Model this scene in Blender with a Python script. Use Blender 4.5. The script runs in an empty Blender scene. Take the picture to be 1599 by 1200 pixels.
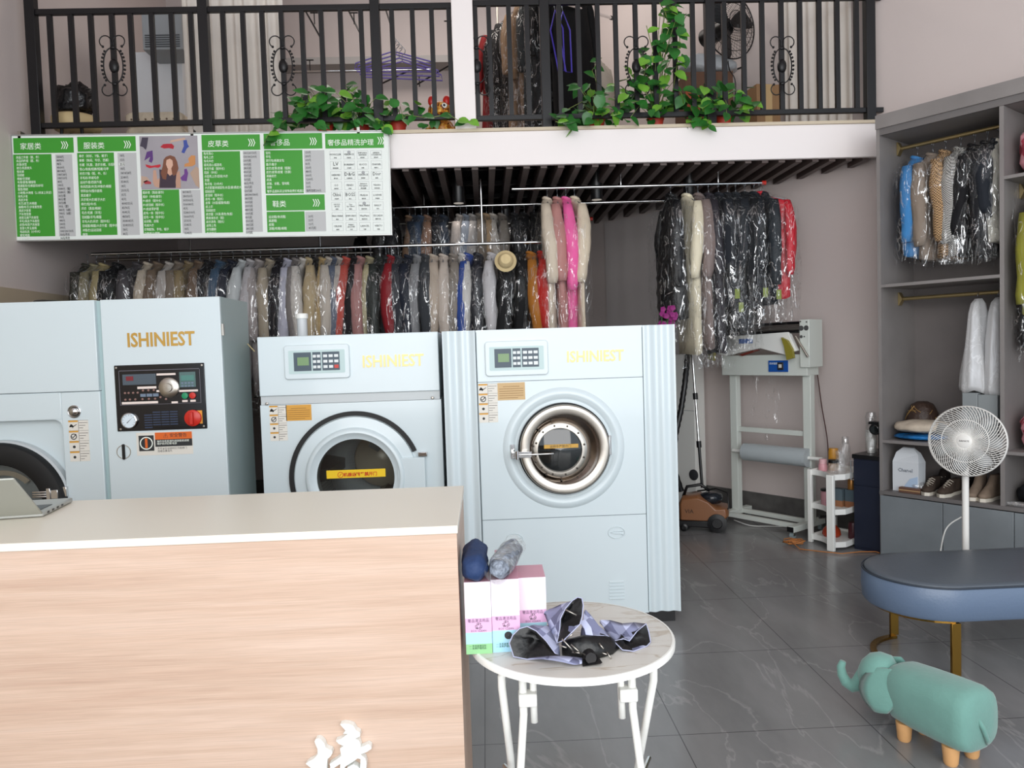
import bpy, math, random
from mathutils import Vector, Matrix, noise
PI = math.pi
S = bpy.context.scene
C = S.collection
# ---------------------------------------------------------------- camera, light, exposure
CAMZ, FPX = 1.5, 1170.0
YAW, PITCH, ROLL = map(math.radians, (1.993, 2.552, 1.844))
cF = Vector((math.sin(YAW)*math.cos(PITCH), math.cos(YAW)*math.cos(PITCH), -math.sin(PITCH)))
cR0 = Vector((math.cos(YAW), -math.sin(YAW), 0)); cU0 = cR0.cross(cF)
cU = cU0*math.cos(ROLL) + cR0*math.sin(ROLL); cR = cR0*math.cos(ROLL) - cU0*math.sin(ROLL)
CAM = Vector((0, 0, CAMZ))
cd = bpy.data.cameras.new('camera'); cam = bpy.data.objects.new('camera', cd); C.objects.link(cam)
cd.sensor_width = 36; cd.lens = 36*FPX/1599; cd.clip_start = 0.05
mw = Matrix((cR, cU, -cF)).transposed().to_4x4(); mw.translation = CAM
cam.matrix_world = mw; S.camera = cam
w = bpy.data.worlds.new('daylight'); S.world = w; w.use_nodes = True
bg = w.node_tree.nodes['Background']; bg.inputs[0].default_value = (0.80, 0.90, 1.0, 1); bg.inputs[1].default_value = 1.25
def area(name, loc, rot, sx, sy, energy, col):
    l = bpy.data.lights.new(name, 'AREA'); l.shape = 'RECTANGLE'; l.size = sx; l.size_y = sy; l.energy = energy; l.color = col
    o = bpy.data.objects.new(name, l); C.objects.link(o); o.location = loc; o.rotation_euler = rot; return o
# daylight coming through the open shop front behind the camera
area('shopfront_daylight', (0.5, -1.9, 2.5), (math.radians(86), 0, 0), 5.6, 3.8, 225, (1.0, 0.97, 0.94))
area('upper_room_lamp', (0.0, 6.9, 5.35), (0, 0, 0), 2.6, 0.5, 28, (1.0, 0.93, 0.86))
S.view_settings.view_transform = 'Standard'; S.view_settings.look = 'None'
S.view_settings.gamma = 1; S.view_settings.use_curve_mapping = False; S.view_settings.exposure = 0.13
# ---------------------------------------------------------------- measuring: a photo pixel on a real plane
def ray(x, y): return cR*((x-800)/FPX) - cU*((y-600)/FPX) + cF
def atY(x, y, Y): d = ray(x, y); return CAM + d*(Y/d.y)
def atZ(x, y, z): d = ray(x, y); return CAM + d*((z-CAMZ)/d.z)
WA = math.radians(35.87)                       # the right wall runs obliquely
U_ = Vector((math.sin(WA), -math.cos(WA), 0)); N_ = Vector((math.cos(WA), math.sin(WA), 0))
WR = math.atan2(U_.y, U_.x)                    # rotation of things that stand along it
O_ = Vector((2.68, 5.02, 0))                   # front left corner of the wardrobe
def atW(x, y, off=0.0):                        # local (u, off, z) on the plane 'off' metres behind the wardrobe front
    d = ray(x, y); t = ((O_.dot(N_)+off) - CAM.dot(N_))/d.dot(N_); p = CAM + d*t
    return Vector(((p-O_).dot(U_), off, p.z))
def w2(u, v, z=0): return O_ + U_*u + N_*v + Vector((0, 0, z))
# ---------------------------------------------------------------- materials
def lin(c):
    if isinstance(c, str):
        c = [int(c[i:i+2], 16)/255 for i in (0, 2, 4)]
    return tuple((v/12.92 if v <= 0.04045 else ((v+0.055)/1.055)**2.4) for v in c) + (1,)
MATS = {}
def mat(name, col, rough=0.5, metal=0.0, spec=0.5, bump=0, bscale=30, var=0, vscale=4, coat=0, stretch=(1,1,1), emit=0, sheen=0):
    key = name
    if key in MATS: return MATS[key]
    m = bpy.data.materials.new(name); m.use_nodes = True; nt = m.node_tree; b = nt.nodes['Principled BSDF']
    b.inputs['Base Color'].default_value = lin(col); b.inputs['Roughness'].default_value = rough
    b.inputs['Metallic'].default_value = metal; b.inputs['Specular IOR Level'].default_value = spec
    b.inputs['Coat Weight'].default_value = coat; b.inputs['Coat Roughness'].default_value = 0.08
    if sheen: b.inputs['Sheen Weight'].default_value = sheen
    tc = nt.nodes.new('ShaderNodeTexCoord'); mp = nt.nodes.new('ShaderNodeMapping'); mp.inputs['Scale'].default_value = stretch
    nt.links.new(tc.outputs['Object'], mp.inputs[0])
    if var:
        n = nt.nodes.new('ShaderNodeTexNoise'); n.inputs['Scale'].default_value = vscale; n.inputs['Detail'].default_value = 5
        nt.links.new(mp.outputs[0], n.inputs['Vector'])
        r = nt.nodes.new('ShaderNodeMapRange'); r.inputs[1].default_value = .3; r.inputs[2].default_value = .7
        r.inputs[3].default_value = 1-var; r.inputs[4].default_value = 1+var
        nt.links.new(n.outputs[0], r.inputs[0])
        mx = nt.nodes.new('ShaderNodeVectorMath'); mx.operation = 'SCALE'
        mx.inputs[0].default_value = lin(col)[:3]; nt.links.new(r.outputs[0], mx.inputs['Scale'])
        nt.links.new(mx.outputs[0], b.inputs['Base Color'])
    if bump:
        n = nt.nodes.new('ShaderNodeTexNoise'); n.inputs['Scale'].default_value = bscale; n.inputs['Detail'].default_value = 3
        nt.links.new(mp.outputs[0], n.inputs['Vector'])
        bp = nt.nodes.new('ShaderNodeBump'); bp.inputs['Strength'].default_value = bump; bp.inputs['Distance'].default_value = 0.02
        nt.links.new(n.outputs[0], bp.inputs['Height']); nt.links.new(bp.outputs[0], b.inputs['Normal'])
    if emit:
        b.inputs['Emission Color'].default_value = lin(col); b.inputs['Emission Strength'].default_value = emit
    MATS[key] = m; return m
def nodes_of(m): return m.node_tree, m.node_tree.nodes['Principled BSDF']
M_white = mat('white paint', 'F2F2EE', .35)
M_wall = mat('plaster wall', 'CFC3BF', .75, var=.02, vscale=.8, bump=.05, bscale=60)
M_wall2 = mat('upper wall plaster', 'BDB2AF', .75, var=.02)
M_beige = mat('lower wall beige', 'B6A690', .6, var=.03)
M_beam = mat('beam white', 'F3ECEA', .55)
M_ply = mat('beige edge strip', 'CDBFA8', .6)
M_black = mat('black iron', '151416', .38, spec=.4)
M_bplastic = mat('black plastic', '101012', .35)
M_rubber = mat('black rubber', '0C0D0F', .55)
M_chrome = mat('chrome', 'D8D8D8', .12, metal=1)
M_steel = mat('brushed steel', 'BDB7AE', .28, metal=1, var=.06, vscale=20)
M_gold = mat('gold metal', 'A57F3C', .22, metal=1)
M_brass = mat('brass rod', 'A8956B', .35, metal=.8)
M_enamel = mat('pale blue grey enamel', 'CFDBDF', .30, spec=.5, coat=.35)
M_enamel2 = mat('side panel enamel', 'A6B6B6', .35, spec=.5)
M_enamelgrey = mat('grey enamel band', 'C0C6C8', .35)
M_slot = mat('panel joint', '6F7B80', .7)
M_slat = mat('dark slat', '5C4F4B', .5, var=.1)
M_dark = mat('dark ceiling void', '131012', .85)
M_glassdark = mat('dark door glass', '15191A', .06, spec=.9)
M_wash = mat('warm white plastic', 'EFEFEA', .4)
M_red = mat('red plastic', 'C42A1E', .35)
M_pot = mat('red flower pot', 'C8402F', .5)
M_soil = mat('soil', '2E241C', .9)
M_wire = mat('white cord', 'DADAD6', .5)
M_hook = mat('wire hanger', '8E9297', .3, metal=.9)
M_hblk = mat('dark hanger', '1D2330', .4)
M_wood = mat('light wood leg', 'D2A06B', .45, var=.08, vscale=12)
M_gray = mat('grey board print', 'BFC0C0', .5)
M_green = mat('green board print', '3C9A2C', .5)
M_signw = mat('white sign board', 'E9EFEA', .45)
M_ink = mat('black ink', '26282A', .6)
M_print_w = mat('white ink', 'F4FAF0', .5)
M_goldletter = mat('gold letter', 'C39A4A', .3, metal=.35)
M_yelletter = mat('yellow gold letter', 'DCC684', .3, metal=.2)
M_paper = mat('sticker paper', 'DDD9D0', .5)
M_amber = mat('amber sticker', 'D39A3A', .5)
M_tan = mat('tan sticker', 'C8A878', .5)
M_orange = mat('orange print', 'D9641E', .5)
M_yellow = mat('yellow sticker', 'F0C81E', .5)
M_navy = mat('navy cabinet', '1A2032', .4)
M_lcd = mat('lcd green', '6E8F5E', .3)
M_key = mat('keypad key', 'DDE3E4', .4)
M_keypad = mat('keypad slate', '3C4D5A', .4)
M_panelteal = mat('control panel pale teal', 'B9CFCF', .4)
# counter oak veneer, grain runs horizontally
def wood_mat():
    m = mat('pale oak veneer', 'E0BB99', .45); nt, b = nodes_of(m)
    tc = nt.nodes.new('ShaderNodeTexCoord'); mp = nt.nodes.new('ShaderNodeMapping'); mp.inputs['Scale'].default_value = (.55, .55, 11)
    n = nt.nodes.new('ShaderNodeTexNoise'); n.inputs['Scale'].default_value = 2.2; n.inputs['Detail'].default_value = 9; n.inputs['Roughness'].default_value = .62; n.inputs['Distortion'].default_value = .25
    mp2 = nt.nodes.new('ShaderNodeMapping'); mp2.inputs['Scale'].default_value = (4, 4, 420)
    n2 = nt.nodes.new('ShaderNodeTexNoise'); n2.inputs['Scale'].default_value = 2; n2.inputs['Detail'].default_value = 4
    r = nt.nodes.new('ShaderNodeValToRGB'); e = r.color_ramp.elements
    e[0].position = .28; e[0].color = lin('B99A86'); e[1].position = .70; e[1].color = lin('D0B6A4')
    x = e.new(.5) if False else r.color_ramp.elements.new(.5); x.color = lin('C7AB97')
    r2 = nt.nodes.new('ShaderNodeMapRange'); r2.inputs[1].default_value = .35; r2.inputs[2].default_value = .6; r2.inputs[3].default_value = .88; r2.inputs[4].default_value = 1.02
    mx = nt.nodes.new('ShaderNodeVectorMath'); mx.operation = 'SCALE'
    L = nt.links.new
    L(tc.outputs['Object'], mp.inputs[0]); L(tc.outputs['Object'], mp2.inputs[0]); L(mp.outputs[0], n.inputs['Vector']); L(mp2.outputs[0], n2.inputs['Vector'])
    L(n.outputs[0], r.inputs[0]); L(n2.outputs[0], r2.inputs[0]); L(r.outputs[0], mx.inputs[0]); L(r2.outputs[0], mx.inputs['Scale']); L(mx.outputs[0], b.inputs['Base Color'])
    return m
M_oak = wood_mat()
def floor_mat():
    m = mat('grey marble tile', '6B6763', .22, spec=.5); nt, b = nodes_of(m); L = nt.links.new
    tc = nt.nodes.new('ShaderNodeTexCoord'); mp = nt.nodes.new('ShaderNodeMapping'); mp.inputs['Rotation'].default_value = (0, 0, .9)
    n = nt.nodes.new('ShaderNodeTexNoise'); n.inputs['Scale'].default_value = 2.2; n.inputs['Detail'].default_value = 8; n.inputs['Roughness'].default_value = .6
    r = nt.nodes.new('ShaderNodeValToRGB'); e = r.color_ramp.elements; e[0].position = .3; e[0].color = lin('6E6E6E'); e[1].position = .72; e[1].color = lin('8C8B8B')
    # pale veins
    mp.inputs['Scale'].default_value = (1, .35, 1)
    v = nt.nodes.new('ShaderNodeTexNoise'); v.inputs['Scale'].default_value = 2.6; v.inputs['Detail'].default_value = 7; v.inputs['Distortion'].default_value = .5
    a = nt.nodes.new('ShaderNodeMath'); a.operation = 'SUBTRACT'; a.inputs[1].default_value = .5
    ab = nt.nodes.new('ShaderNodeMath'); ab.operation = 'ABSOLUTE'
    vr = nt.nodes.new('ShaderNodeMapRange'); vr.inputs[1].default_value = 0; vr.inputs[2].default_value = .010; vr.inputs[3].default_value = .30; vr.inputs[4].default_value = 0
    mx = nt.nodes.new('ShaderNodeMix'); mx.data_type = 'RGBA'; mx.inputs[7].default_value = lin('B2B0AE')
    # tile joints: 0.75 x 1.5 m tiles
    br = nt.nodes.new('ShaderNodeTexBrick'); br.offset = 0; br.inputs['Color1'].default_value = (1,1,1,1); br.inputs['Color2'].default_value = (1,1,1,1); br.inputs['Mortar'].default_value = (.35,.35,.35,1)
    br.inputs['Scale'].default_value = 1; br.inputs['Mortar Size'].default_value = .0022; br.inputs['Brick Width'].default_value = .75; br.inputs['Row Height'].default_value = .75
    mp3 = nt.nodes.new('ShaderNodeMapping'); mp3.inputs['Location'].default_value = (.05, .2, 0)
    mm = nt.nodes.new('ShaderNodeMix'); mm.data_type = 'RGBA'; mm.blend_type = 'MULTIPLY'; mm.inputs[0].default_value = 1
    L(tc.outputs['Object'], mp.inputs[0]); L(tc.outputs['Object'], mp3.inputs[0]); L(mp.outputs[0], n.inputs['Vector']); L(mp.outputs[0], v.inputs['Vector']); L(n.outputs[0], r.inputs[0])
    L(v.outputs[0], a.inputs[0]); L(a.outputs[0], ab.inputs[0]); L(ab.outputs[0], vr.inputs[0]); L(vr.outputs[0], mx.inputs[0]); L(r.outputs[0], mx.inputs[6])
    L(mp3.outputs[0], br.inputs['Vector']); L(mx.outputs[2], mm.inputs[6]); L(br.outputs[0], mm.inputs[7]); L(mm.outputs[2], b.inputs['Base Color'])
    return m
M_floor = floor_mat()
M_conc = mat('grey concrete board', '85807E', .5, var=.10, vscale=3, bump=.04)
M_concd = mat('grey cabinet door', '7E8488', .35, var=.10, vscale=4)
M_concfr = mat('grey wardrobe frame', '6E6A69', .5, var=.06, vscale=4)
# clear plastic film: creased, mostly see-through
def film_mat(name, base=.015, amt=.48, scale=(10, 10, 3.0), tint=(1,1,1,1), rough=.18, dmix=.22):
    m = bpy.data.materials.new(name); m.use_nodes = True; nt = m.node_tree; nt.nodes.clear(); L = nt.links.new
    out = nt.nodes.new('ShaderNodeOutputMaterial'); tr = nt.nodes.new('ShaderNodeBsdfTransparent'); gl = nt.nodes.new('ShaderNodeBsdfGlossy')
    df = nt.nodes.new('ShaderNodeBsdfDiffuse'); df.inputs[0].default_value = (.8,.8,.8,1)
    gl.inputs['Roughness'].default_value = rough; gl.inputs['Color'].default_value = tint
    tc = nt.nodes.new('ShaderNodeTexCoord'); mp = nt.nodes.new('ShaderNodeMapping'); mp.inputs['Scale'].default_value = scale
    n = nt.nodes.new('ShaderNodeTexNoise'); n.inputs['Scale'].default_value = 1.6; n.inputs['Detail'].default_value = 4; n.inputs['Distortion'].default_value = 1.1
    oi = nt.nodes.new('ShaderNodeObjectInfo'); ad = nt.nodes.new('ShaderNodeVectorMath'); ad.operation = 'ADD'
    sc = nt.nodes.new('ShaderNodeVectorMath'); sc.operation = 'SCALE'; sc.inputs['Scale'].default_value = 50
    cb = nt.nodes.new('ShaderNodeCombineXYZ'); L(oi.outputs['Random'], cb.inputs[0]); L(oi.outputs['Random'], cb.inputs[2]); L(cb.outputs[0], sc.inputs[0])
    L(tc.outputs['Object'], mp.inputs[0]); L(mp.outputs[0], ad.inputs[0]); L(sc.outputs[0], ad.inputs[1]); L(ad.outputs[0], n.inputs['Vector'])
    a = nt.nodes.new('ShaderNodeMath'); a.operation = 'SUBTRACT'; a.inputs[1].default_value = .5; ab = nt.nodes.new('ShaderNodeMath'); ab.operation = 'ABSOLUTE'
    r = nt.nodes.new('ShaderNodeMapRange'); r.inputs[1].default_value = 0; r.inputs[2].default_value = .016; r.inputs[3].default_value = amt; r.inputs[4].default_value = base
    L(n.outputs[0], a.inputs[0]); L(a.outputs[0], ab.inputs[0]); L(ab.outputs[0], r.inputs[0])
    bp = nt.nodes.new('ShaderNodeBump'); bp.inputs['Strength'].default_value = .9; bp.inputs['Distance'].default_value = .03; L(n.outputs[0], bp.inputs['Height'])
    L(bp.outputs[0], gl.inputs['Normal'])
    m1 = nt.nodes.new('ShaderNodeMixShader'); m1.inputs[0].default_value = dmix; L(gl.outputs[0], m1.inputs[1]); L(df.outputs[0], m1.inputs[2])
    m2 = nt.nodes.new('ShaderNodeMixShader'); L(r.outputs[0], m2.inputs[0]); L(tr.outputs[0], m2.inputs[1]); L(m1.outputs[0], m2.inputs[2]); L(m2.outputs[0], out.inputs[0])
    return m
M_film = film_mat('clear creased film')
M_film2 = film_mat('cloudy plastic', base=.3, amt=.6, scale=(6, 6, 6))
M_bag = film_mat('white translucent bag', base=.72, amt=.9, scale=(5, 5, 2.5), tint=(.85,.9,.97,1), rough=.45, dmix=.85)
M_clear = film_mat('clear jar plastic', base=.22, amt=.35, scale=(20, 20, 10), rough=.05)
def glass_mat():
    m = bpy.data.materials.new('clear door glass'); m.use_nodes = True; nt = m.node_tree; nt.nodes.clear(); L = nt.links.new
    out = nt.nodes.new('ShaderNodeOutputMaterial'); tr = nt.nodes.new('ShaderNodeBsdfTransparent'); tr.inputs[0].default_value = (.85,.88,.86,1); gl = nt.nodes.new('ShaderNodeBsdfGlossy'); gl.inputs['Roughness'].default_value = .03
    fr = nt.nodes.new('ShaderNodeFresnel'); fr.inputs[0].default_value = 1.9; mx = nt.nodes.new('ShaderNodeMixShader')
    L(fr.outputs[0], mx.inputs[0]); L(tr.outputs[0], mx.inputs[1]); L(gl.outputs[0], mx.inputs[2]); L(mx.outputs[0], out.inputs[0]); return m
M_glass = glass_mat()
def fabric(hexc, kind='plain'):
    key = 'fabric ' + hexc + kind
    if key in MATS: return MATS[key]
    if kind == 'puffer': return mat(key, hexc, .42, spec=.4, bump=.5, bscale=26, var=.12, vscale=7)
    m = mat(key, hexc, .8, spec=.25, bump=.6, bscale=14, var=.2, vscale=6, stretch=(1, 1, .35))
    if kind in ('gingham', 'tweed'):
        nt, b = nodes_of(m); L = nt.links.new
        for l in list(b.inputs['Base Color'].links): nt.links.remove(l)
        tc = nt.nodes.new('ShaderNodeTexCoord'); ck = nt.nodes.new('ShaderNodeTexChecker'); ck.inputs['Scale'].default_value = 150 if kind == 'gingham' else 190
        mp = nt.nodes.new('ShaderNodeMapping'); mp.inputs['Scale'].default_value = (.8, .8, .8)
        ck.inputs[1].default_value = lin(hexc); ck.inputs[2].default_value = lin('59402F') if kind == 'gingham' else lin('2B2A2C')
        L(tc.outputs['Object'], mp.inputs[0]); L(mp.outputs[0], ck.inputs[0]); L(ck.outputs[0], b.inputs['Base Color'])
    return m
# ---------------------------------------------------------------- mesh builder
class MB:
    def __init__(s): s.v = []; s.f = []; s.mi = []; s.M = Matrix.Identity(4); s.k = 0
    def at(s, loc=(0,0,0), rot=(0,0,0), sc=(1,1,1)):
        from mathutils import Euler
        s.M = Matrix.Translation(loc) @ Euler(rot).to_matrix().to_4x4() @ Matrix.Diagonal((*sc, 1)); return s
    def reset(s): s.M = Matrix.Identity(4); return s
    def add(s, vs, fs):
        n = len(s.v); s.v += [tuple(s.M @ Vector(p)) for p in vs]
        for f in fs: s.f.append([n+i for i in f]); s.mi.append(s.k)
        return s
    def box(s, a, b):
        x0, y0, z0 = a; x1, y1, z1 = b
        return s.add([(x0,y0,z0),(x1,y0,z0),(x1,y1,z0),(x0,y1,z0),(x0,y0,z1),(x1,y0,z1),(x1,y1,z1),(x0,y1,z1)],
                     [(3,2,1,0),(4,5,6,7),(0,1,5,4),(1,2,6,5),(2,3,7,6),(3,0,4,7)])
    def cbox(s, c, d): return s.box([c[i]-d[i]/2 for i in range(3)], [c[i]+d[i]/2 for i in range(3)])
    def loft(s, rings, cap0=True, cap1=True, closed=True):
        n = len(rings[0]); vs = [p for r in rings for p in r]; fs = []
        for j in range(len(rings)-1):
            for i in range(n if closed else n-1):
                a = j*n+i; b = j*n+(i+1) % n; fs.append((a, b, b+n, a+n))
        if cap0: fs.append(tuple(range(n-1, -1, -1)))
        if cap1: fs.append(tuple(range((len(rings)-1)*n, len(rings)*n)))
        return s.add(vs, fs)
    def tube(s, pts, r, seg=8, closed=False, sq=False, caps=True):
        pts = [Vector(p) for p in pts]; n = len(pts); rr = r if isinstance(r, (list, tuple)) else [r]*n; rings = []; up = None
        for i, p in enumerate(pts):
            if closed: t = (pts[(i+1) % n]-pts[i-1])
            else: t = (pts[min(i+1, n-1)]-pts[max(i-1, 0)])
            t = t.normalized() if t.length > 1e-9 else Vector((0, 0, 1))
            if up is None: up = Vector((0, 0, 1)) if abs(t.z) < .9 else Vector((0, 1, 0))
            a = t.cross(up).normalized(); up = a.cross(t).normalized()
            off = PI/4 if sq else 0
            rings.append([tuple(p + a*math.cos(2*PI*k/seg+off)*rr[i] + up*math.sin(2*PI*k/seg+off)*rr[i]) for k in range(seg)])
        if closed: rings.append(rings[0]); caps = False
        return s.loft(rings, caps, caps)
    def cyl(s, a, b, r, seg=20): return s.tube([a, b], r, seg)
    def lathe(s, prof, c=(0,0,0), axis='z', seg=32, cap=True):
        rings = []
        for r, h in prof:
            ring = []
            for k in range(seg):
                x = math.cos(2*PI*k/seg)*r; y = math.sin(2*PI*k/seg)*r
                p = (x, y, h) if axis == 'z' else ((x, -h, y) if axis == '-y' else (h, x, y))   # '-y': h towards the viewer
                ring.append((p[0]+c[0], p[1]+c[1], p[2]+c[2]))
            rings.append(ring)
        return s.loft(rings, cap, cap)
    def prism(s, poly, y0, y1):     # polygon in x-z, from y0 to y1
        n = len(poly)
        vs = [(x, y0, z) for x, z in poly] + [(x, y1, z) for x, z in poly]
        return s.add(vs, [tuple(range(n)), tuple(range(2*n-1, n-1, -1))] + [((i+1) % n, i, i+n, (i+1) % n+n) for i in range(n)])
    def prismz(s, poly, z0, z1):
        n = len(poly); vs = [(x, y, z0) for x, y in poly] + [(x, y, z1) for x, y in poly]
        return s.add(vs, [tuple(range(n-1, -1, -1)), tuple(range(n, 2*n))] + [(i, (i+1) % n, (i+1) % n+n, i+n) for i in range(n)])
    def ball(s, c, r, seg=16, rg=10):
        rx, ry, rz = r if isinstance(r, (tuple, list)) else (r, r, r)
        rings = [[(c[0]+rx*math.sin(PI*j/rg)*math.cos(2*PI*k/seg), c[1]+ry*math.sin(PI*j/rg)*math.sin(2*PI*k/seg), c[2]-rz*math.cos(PI*j/rg)) for k in range(seg)] for j in range(1, rg)]
        return s.loft(rings)
    def build(s, name, mats, parent=None, loc=None, rot=None, smooth=False, bevel=0, seg=2, label=None, kind=None, sub=0, solid=0):
        me = bpy.data.meshes.new(name); me.from_pydata(s.v, [], s.f); me.validate(); 
        ms = mats if isinstance(mats, (list, tuple)) else [mats]
        for m in ms: me.materials.append(m)
        if len(ms) > 1:
            for p, k in zip(me.polygons, s.mi): p.material_index = k
        o = bpy.data.objects.new(name, me); C.objects.link(o)
        if parent: o.parent = parent
        if loc is not None: o.location = loc
        if rot is not None: o.rotation_euler = rot
        if solid: md = o.modifiers.new('s', 'SOLIDIFY'); md.thickness = solid
        if bevel:
            md = o.modifiers.new('b', 'BEVEL'); md.width = bevel; md.segments = seg; md.limit_method = 'ANGLE'; md.angle_limit = .6; smooth = 'auto'
        if sub: md = o.modifiers.new('u', 'SUBSURF'); md.levels = sub; md.render_levels = sub
        if smooth == 'auto': me.shade_smooth(); me.set_sharp_from_angle(angle=.7)
        elif smooth: me.shade_smooth()
        if label: o['label'] = label
        if kind: o['kind'] = kind
        return o
def tag(o, label, cat, group=None):
    o['label'] = label; o['category'] = cat
    if group: o['group'] = group
    return o
def thing(name, label, cat, loc=(0,0,0), rz=0, group=None, rot=None):
    o = bpy.data.objects.new(name, None); C.objects.link(o); o.empty_display_size = .1
    o.location = loc; o.rotation_euler = rot or (0, 0, rz); return tag(o, label, cat, group)
def struct(name, mb, m, **k): o = mb.build(name, m, **k); o['kind'] = 'structure'; return o
def text(body, size, loc, m, parent, name='lettering', ext=.0015, rot=(PI/2, 0, 0), align='LEFT', res=2, ls=1.0, bold=0, sx=1.0, rows=None):
    cu = bpy.data.curves.new('t', 'FONT'); cu.body = body; cu.size = size; cu.extrude = ext; cu.resolution_u = res
    cu.align_x = align; cu.space_line = ls; cu.offset = bold
    t = bpy.data.objects.new('t', cu); C.objects.link(t)
    dg = bpy.context.evaluated_depsgraph_get(); me = bpy.data.meshes.new_from_object(t.evaluated_get(dg))
    bpy.data.objects.remove(t); bpy.data.curves.remove(cu)
    me.materials.clear(); me.materials.append(m); me.name = name
    o = bpy.data.objects.new(name, me); C.objects.link(o); o.parent = parent; o.location = loc; o.rotation_euler = rot; o.scale = (sx, 1, 1)
    return o
def crv(P_, n=8):
    P_ = [Vector(p) for p in P_]; Q_ = [P_[0]]+P_+[P_[-1]]; out = []
    for i in range(1,len(Q_)-2):
        a,b,c,d = Q_[i-1],Q_[i],Q_[i+1],Q_[i+2]
        for k in range(n):
            t = k/n; out.append(((b*2)+(c-a)*t+(a*2-b*5+c*4-d)*t*t+(b*3-a-c*3+d)*t**3)*.5)
    return out+[P_[-1]]
def circ(r, n=24, c=(0,0), a0=0, a1=2*PI, full=True):
    return [(c[0]+r*math.cos(a0+(a1-a0)*k/(n if full else n-1)), c[1]+r*math.sin(a0+(a1-a0)*k/(n if full else n-1))) for k in range(n)]
def rrect(x0, z0, x1, z1, r, n=5):
    out = []
    for cx, cz, a in ((x1-r, z1-r, 0), (x0+r, z1-r, PI/2), (x0+r, z0+r, PI), (x1-r, z0+r, 1.5*PI)):
        out += [(cx+r*math.cos(a+PI/2*k/n), cz+r*math.sin(a+PI/2*k/n)) for k in range(n+1)]
    return out
# ================================================================ room shell
def wallX(y): return (5.62-.586*y)/.81
XL = -3.2
struct('floor', MB().add([(XL-.1,-2.6,0),(7.6,-2.6,0),(7.2,-.4,0),(1.0,8.2,0),(XL-.1,8.2,0)], [(0,1,2,3,4)]).add([(XL-.1,-2.6,-.1),(7.6,-2.6,-.1),(7.2,-.4,-.1),(1.0,8.2,-.1),(XL-.1,8.2,-.1)], [(4,3,2,1,0)]), M_floor)
struct('wall_left', MB().box((XL-.15,-.5,0),(XL,8.25,5.6)), M_wall)
struct('wall_back', MB().box((XL,8.1,0),(1.3,8.25,5.6)), M_wall2)
wr = MB().box((-3.6,.51,0),(6.6,.66,5.6)); struct('wall_right', wr, M_wall, loc=O_, rot=(0,0,WR))
struct('ceiling', MB().box((XL-.15,-.5,5.6),(7.4,8.25,5.75)), M_wall)
struct('trim_1', MB().box((XL,-.5,0),(XL+.02,8.1,2.03)), M_beige)                    # beige lower part of the left wall
M_marble = mat('dark marble skirting', '5C5A58', .3, var=.25, vscale=9)
struct('baseboard_right', MB().box((-3.4,.495,0),(0,.51,.2)), M_marble, loc=O_, rot=(0,0,WR))
struct('baseboard_back', MB().box((XL+.02,8.085,0),(1.08,8.1,.2)), M_marble)
yb = 5.4
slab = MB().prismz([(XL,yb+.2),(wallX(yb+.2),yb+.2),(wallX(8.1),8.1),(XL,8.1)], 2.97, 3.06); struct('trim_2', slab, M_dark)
struct('trim_3', MB().box((XL,yb,2.82),(wallX(yb),yb+.035,3.06)).box((XL,yb+.035,2.97),(wallX(yb+.2),yb+.2,3.06)), M_beam, bevel=.004)
struct('trim_4', MB().box((XL,yb-.012,3.06),(wallX(yb),yb+.24,3.082)), M_ply)
M_mezf = mat('mezzanine floor tile', 'A8A29C', .35)
struct('floor_upper', MB().prismz([(XL,yb+.24),(wallX(yb+.24),yb+.24),(wallX(8.1),8.1),(XL,8.1)], 3.06, 3.075), M_mezf)
ca, cb_ = atY(708,100,yb).x, atY(741,100,yb).x
struct('trim_5', MB().box((ca,yb-.006,3.07),(cb_,yb+.15,5.6)), M_beam, bevel=.004)   # slim white column
sl = MB(); x = XL+.05
while x < 3.0:
    ye = min(8.08, (5.62-.81*(x+.02))/.586-.02)
    if ye > yb+.25: sl.box((x,yb+.04,2.805),(x+.046,ye,2.93))
    x += .124
struct('trim_6', sl, M_slat)
cbm = MB()
for y in (5.95, 6.5, 7.05, 7.6): cbm.box((XL+.05,y,2.93),(wallX(y)-.06,y+.05,2.965))
struct('trim_7', cbm, M_bplastic)
pn = MB().box((atW(1034,500,.49).x-.001,.47,0),(atW(1035,500,.49).x,.50,2.8))
# grey fabric-like wall panels beside the hanging garments
gp = MB(); u0 = atW(947,430,.5).x
rr = []
for k in range(60):
    u = u0+k*.0165; rr.append((u, .492-.0015*math.sin(k*.45)))
gp.prismz(rr+[(rr[-1][0], .508),(rr[0][0], .508)], .2, 2.79)
M_panelw = mat('grey wall panel', 'CFC7C5', .7, var=.02)
struct('trim_8', gp, M_panelw, loc=O_, rot=(0,0,WR), smooth='auto')
# upper room soffit
struct('trim_9', MB().box((-2.2,7.86,atY(580,99,7.86).z),(1.0,8.1,atY(580,88,7.86).z)), mat('soffit grey','A09C9A',.7))
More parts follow.
